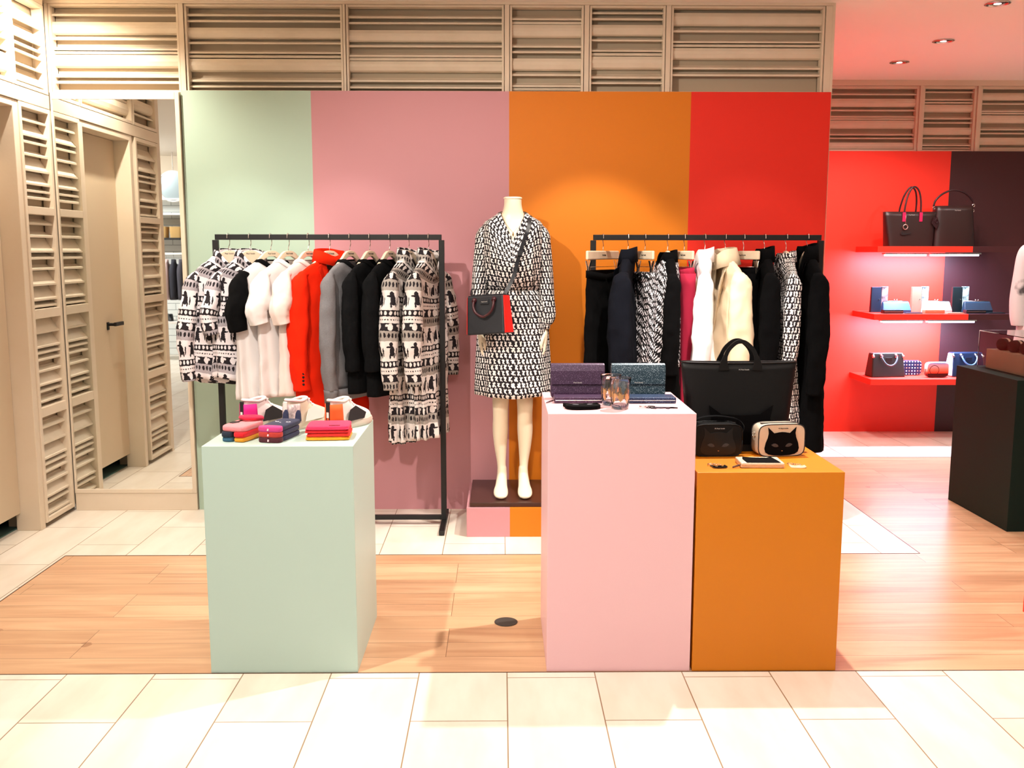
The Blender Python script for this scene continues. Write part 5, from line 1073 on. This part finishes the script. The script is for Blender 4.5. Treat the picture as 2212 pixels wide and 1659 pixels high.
nt.links.new((oz / .12).k, rp.inputs[0]); d_ = ell(ox, oz, -.03, .058, .036, .036); wheel = (d_ - 1.).ab().lt(.12); town = (oz + n1 * .07).lt(.032)
nt.links.new(mixc(nt, wheel.mx(town), rp.outputs[0], srgb('3a1418')), b_.inputs['Base Color'])
pouch('sunset_pouch', 'glossy sunset skyline pouch beside the dotted one', 3.36, 7.29, m, .18, .118, .05, .05)

# acrylic case ---------------------------------------------------------
acr = mat('clear_acrylic', 'f6f4f2', .02, trans=1, ior=1.12, spec=.3)
t = thing('acrylic_case', 'clear acrylic display case on the dark green plinth', 'display case', (3.05, 5.15, .7985))
bm = N(); w, d, h_, th_ = .33, .25, .205, .004
for q in ((-w, w, -d, -d + th_, 0, h_), (-w, w, d - th_, d, 0, h_), (-w, -w + th_, -d + th_, d - th_, 0, h_), (w - th_, w, -d + th_, d - th_, 0, h_)): box(bm, *q)
mesh('case_walls', bm, acr, t)
bx('case_lid', -w, w, -d, d, h_ + .0003, h_ + th_, acr, t)
bx('case_edges', -w - .004, w + .004, -d - .004, d + .004, 0, .003, mat('clear_acrylic_base', 'cfc6bc', .2), t) if False else None
riser = bx('display_riser', 2.755, 3.33, 4.93, 5.37, .7985, .905, mat('taupe_linen', 'a5967f', .8, bump=.5, bscale=400)); tag(riser, 'taupe linen riser block inside the clear acrylic case', 'riser')
dk = mat('charcoal_cushion', '26211f', .8)
for x, y, s_ in ((2.81, 5.28, 'furthest back at the case side'), (2.81, 5.16, 'second from the back at the case side'), (2.81, 5.04, 'front one at the case side')):
    t = thing('wristwatch', 'silver watch on a dark round cushion, ' + s_, 'watch', (x, y, .9055), .4, 'watches in the acrylic case')
    bm = N(); tube(bm, [(-.036, 0, .033), (-.03, 0, .033), (.03, 0, .033), (.036, 0, .033)], [.024, .0325, .0325, .024], 24); mesh('cushion', bm, dk, t, smooth='auto')
    bm = N(); loft(bm, [[(dx, r_ * cos(2 * pi * j / 28), .033 + r_ * sin(2 * pi * j / 28)) for j in range(28)] for dx, r_ in ((-.009, .0332), (-.009, .0348), (.009, .0348), (.009, .0332))], (False, False)); mesh('watch_strap', bm, steel, t, smooth='auto')
    bm = N(); tube(bm, [(0, -.034, .036), (0, -.0405, .0365)], .0155, 28); mesh('watch_case', bm, steel, t, smooth='auto'); bm = N(); tube(bm, [(0, -.0406, .0365), (0, -.041, .0365)], .0125, 24); mesh('dial', bm, white, t)

# coat mannequin by the far plum wall ---------------------------------
FX, FY = 3.62, 6.25
t = thing('mannequin', 'cream mannequin in a pale blotched coat beyond the acrylic case', 'mannequin', (FX, FY, .03), -.35)
bm = mannequin_bm(0, 0, 0)
for v_ in bm.verts: v_.co.z *= .985
mesh('body', bm, skin, t, smooth=True, mods=[('REMESH', dict(mode='VOXEL', voxel_size=.006, use_smooth_shade=True))])
bx('stand_base', -.17, .17, -.25, .12, -.02, -.002, steel, t, bevel=.004)
coatm = mat('blotched_ivory_coat', 'c9c6c4', .85, mix='4e4a4a', mscale=4.5); coatm.node_tree.nodes['Color Ramp'].color_ramp.elements[0].position = .60; coatm.node_tree.nodes['Color Ramp'].color_ramp.elements[1].position = .66
t = thing('ivory_coat', 'ivory coat with grey blotches worn by the mannequin near the plum wall', 'coat', (FX, FY, -.105), -.35)
bm = N(); loft(bm, [dring(q[0], q[1], q[2], q[3], q[4], q[5], q[6], 9, q[3] * 2, cy=0) for q in dprof([(.07, .06, .07, 1.665, 1.5, 1.69, 0), (.13, .12, .085, 1.625, 1.48, 1.63, 0), (.175, .15, .11, 1.59, 1.45, 1.59, .01), (.178, .165, .125, 1.48, 1.42, 1.48, .02), (.17, .16, .125, 1.3, 1.28, 1.3, .02), (.2, .17, .14, 1.1, 1.1, 1.1, .02), (.215, .18, .155, .93, .93, .93, .02)], .03)], (False, False)); mesh('coat_body', bm, coatm, t, smooth=True, mods=SOL)
for s_ in (-1, 1):
    rs = [el(s_ * q[0], q[3], q[1], q[2], q[2] * 1.15, 28) for q in smooth_chain([(.125, 1.61, .035, 0), (.15, 1.59, .055, 0), (.17, 1.53, .062, 0), (.185, 1.4, .06, 0), (.195, 1.25, .062, -.005), (.192, 1.13, .06, -.02), (.185, 1.07, .055, -.03)], 5)]
    bm = N(); loft(bm, rs, (True, False)); mesh('sleeve', bm, coatm, t, smooth=True, mods=SOL)
bm = N(); loft(bm, [ring(NR, .07, .06, .06, 1.66, 1.5, 1.67), ring(NR, .075, .065, .066, 1.70, 1.54, 1.72), ring(NR, .12, .1, .1, 1.64, 1.46, 1.65)], (False, False)); mesh('collar', bm, mat('grey_collar', '6f6862', .9), t, smooth=True, mods=SOL)
t = thing('pale_trousers', 'pale blue trousers on the mannequin in the ivory coat', 'trousers', (FX, FY, 0), -.35)
for s_ in (-1, 1):
    bm = N(); loft(bm, [el(s_ * cx_, .0, z_, r_, r_ * 1.15, 28) for cx_, z_, r_ in ((.082, .86, .095), (.085, .75, .09), (.085, .5, .08), (.085, .3, .078), (.085, .14, .078))], (False, False)); mesh('trouser_leg', bm, mat('pale_blue_denim', 'b9c3d4', .8), t, smooth=True, mods=SOL)

# ================================================================== SEEN ONLY IN THE MIRROR, behind the photographer
brick = bpy.data.materials.new('white_glazed_brick'); brick.use_nodes = True; nt = brick.node_tree; tc = nt.nodes.new('ShaderNodeTexCoord'); sp = nt.nodes.new('ShaderNodeSeparateXYZ'); nt.links.new(tc.outputs['Object'], sp.inputs[0]); cb = nt.nodes.new('ShaderNodeCombineXYZ'); nt.links.new(sp.outputs[0], cb.inputs[0]); nt.links.new(sp.outputs[2], cb.inputs[1])
br = nt.nodes.new('ShaderNodeTexBrick'); nt.links.new(cb.outputs[0], br.inputs['Vector']); br.inputs['Scale'].default_value = 1; br.inputs['Brick Width'].default_value = .24; br.inputs['Row Height'].default_value = .09; br.inputs['Mortar Size'].default_value = .004; br.inputs['Color1'].default_value = srgb('e9ebe8'); br.inputs['Color2'].default_value = srgb('dfe2df'); br.inputs['Mortar'].default_value = srgb('8f9694'); nt.links.new(br.outputs['Color'], nt.nodes['Principled BSDF'].inputs['Base Color']); nt.nodes['Principled BSDF'].inputs['Roughness'].default_value = .25
tag(bx('wall_brick', -6.4, -3.2, -3.05, -2.95, 0, 2.2, brick), kind='structure')
t = thing('shop_shelf_unit', 'white shop shelf unit with dark board, seen in the mirror', 'shelf unit', (-4.45, -2.75, 0))
bx('shelf_board', -.6, .6, -.17, .17, 1.60, 1.625, blackm, t); bx('shelf_board', -.6, .6, -.17, .17, 2.13, 2.15, white, t); bx('shelf_board', -.6, .6, -.17, .17, 1.93, 1.945, white, t)
for xx in (-.6, .59):
    for yy in (-.17, .16): bx('upright', xx, xx + .012, yy, yy + .012, 0, 2.15, steel, t)
for k, x in enumerate((-4.42, -4.22, -4.62)):
    bm = N(); loft(bm, [sup(.08, .07, 24, .5, z=0), sup(.088, .078, 24, .5, z=.15)], (True, False)); o = mesh('straw_basket', bm, mat('straw', 'b8935c', .9, bump=1, bscale=200), mods=SOL); o.location = (x, -2.72, 1.6255); tag(o, ('straw basket, middle one on the dark shelf in the mirror', 'straw basket nearest the mirror frame on the dark shelf', 'straw basket nearest the louvers on the dark shelf')[k], 'basket', 'straw baskets in the mirror')
t = thing('round_shop_mirror', 'large round glass disc with pale rim seen in the mirror', 'round mirror', (-4.40, -2.6, 2.31)); bm = N(); tube(bm, [(0, -.02, 0), (0, 0, 0)], .2, 48); mesh('disc_glass', bm, mat('pale_blue_glass', 'c3d2d6', .15, .6), t)
bm = N(); tube(bm, [(.2 * cos(a * pi / 24), 0, .2 * sin(a * pi / 24)) for a in range(49)], .012, 8); mesh('rim', bm, white, t, smooth=True)
bm = N(); tube(bm, [(0, -.01, .2), (0, -.01, ZC - 2.311)], .006, 8); mesh('hanging_rod', bm, steel, t)
t = thing('steel_garment_rail', 'white rail with hanging clothes seen in the mirror', 'clothes rack', (-4.45, -2.3, 0))
bx('top_rail', -.55, .55, -.012, .012, 1.40, 1.425, white, t); [bx('post', xx, xx + .02, -.012, .012, 0, 1.40, white, t) for xx in (-.55, .53)]
for k, (x, c, nm, hm_) in enumerate([(-4.53, '7fa8dc', 'sky blue', .95), (-4.44, 'e2c6c4', 'blush pink', .9), (-4.34, '2a2a33', 'charcoal', .95), (-4.24, '45424a', 'dark grey', .97)]):
    t = thing('hanging_top', nm + ' top hanging on the white rail in the mirror', 'top', (x, -2.3, 1.36), 1.35, 'tops on the white rail in the mirror'); m_ = mat(nm.replace(' ', '_') + '_cotton', c, .85)
    bm = N(); loft(bm, [ring(NR, .05, .03, .03, -.02, -.03, -.02), ring(NR, .17, .03, .03, -.08, -.09, -.08), ring(NR, .18, .05, .05, -.3, -.3, -.3, fold=.1), ring(NR, .18, .06, .06, -.55, -.55, -.55, fold=.15)], (False, False)); mesh('garment_body', bm, m_, t, smooth=True, mods=SOL)
    for s_ in (-1, 1): bm = N(); limb(bm, [(s_ * .16, 0, -.09, .03, .03), (s_ * .2, 0, -.2, .04, .045), (s_ * .22, 0, -.55, .03, .035)], 16); mesh('sleeve', bm, m_, t, smooth=True)
    bm = N(); tube(bm, [(0, 0, -.02), (0, 0, .02), (.0, .01, .05), (0, 0, .068)], .002, 6); mesh('hanger_hook', bm, steel, t)
t = thing('display_table', 'white table under the hanging clothes, seen in the mirror', 'table', (-4.5, -2.25, 0)); bx('table_top', -.5, .45, -.2, .2, .5, .53, white, t, bevel=.003)
for xx in (-.46, .40):
    for yy in (-.17, .15): bx('leg', xx, xx + .025, yy, yy + .025, 0, .5, steel, t)
t = thing('price_sign', 'small white sign board on the floor seen in the mirror', 'sign', (-4.5, -1.98, 0)); bx('sign_board', -.14, .14, -.01, .01, .0, .13, white, t); text('2098', .06, mat('grey_lettering', '6b6b6b', .6), t, TM(0, .0105, .075, rx=90, rz=180), 'lettering')
for x, y, z, s_ in ((-4.47, -2.3, .531, 'beside the pair on the white table'), (-4.38, -2.2, .531, 'at the white table edge')):
    t = thing('black_shoe', 'black shoe ' + s_ + ', seen in the mirror', 'shoe', (x, y, z), 1.2, 'black shoes in the mirror'); bm = N(); loft(bm, [sup(.11, .035, 24, .8, z=0), sup(.11, .036, 24, .8, z=.015), sup(.09, .034, 24, .8, -.015, z=.04), sup(.05, .028, 24, .8, -.05, z=.085)], (True, False)); mesh('shoe_upper', bm, blackm, t, smooth=True, mods=SOL)
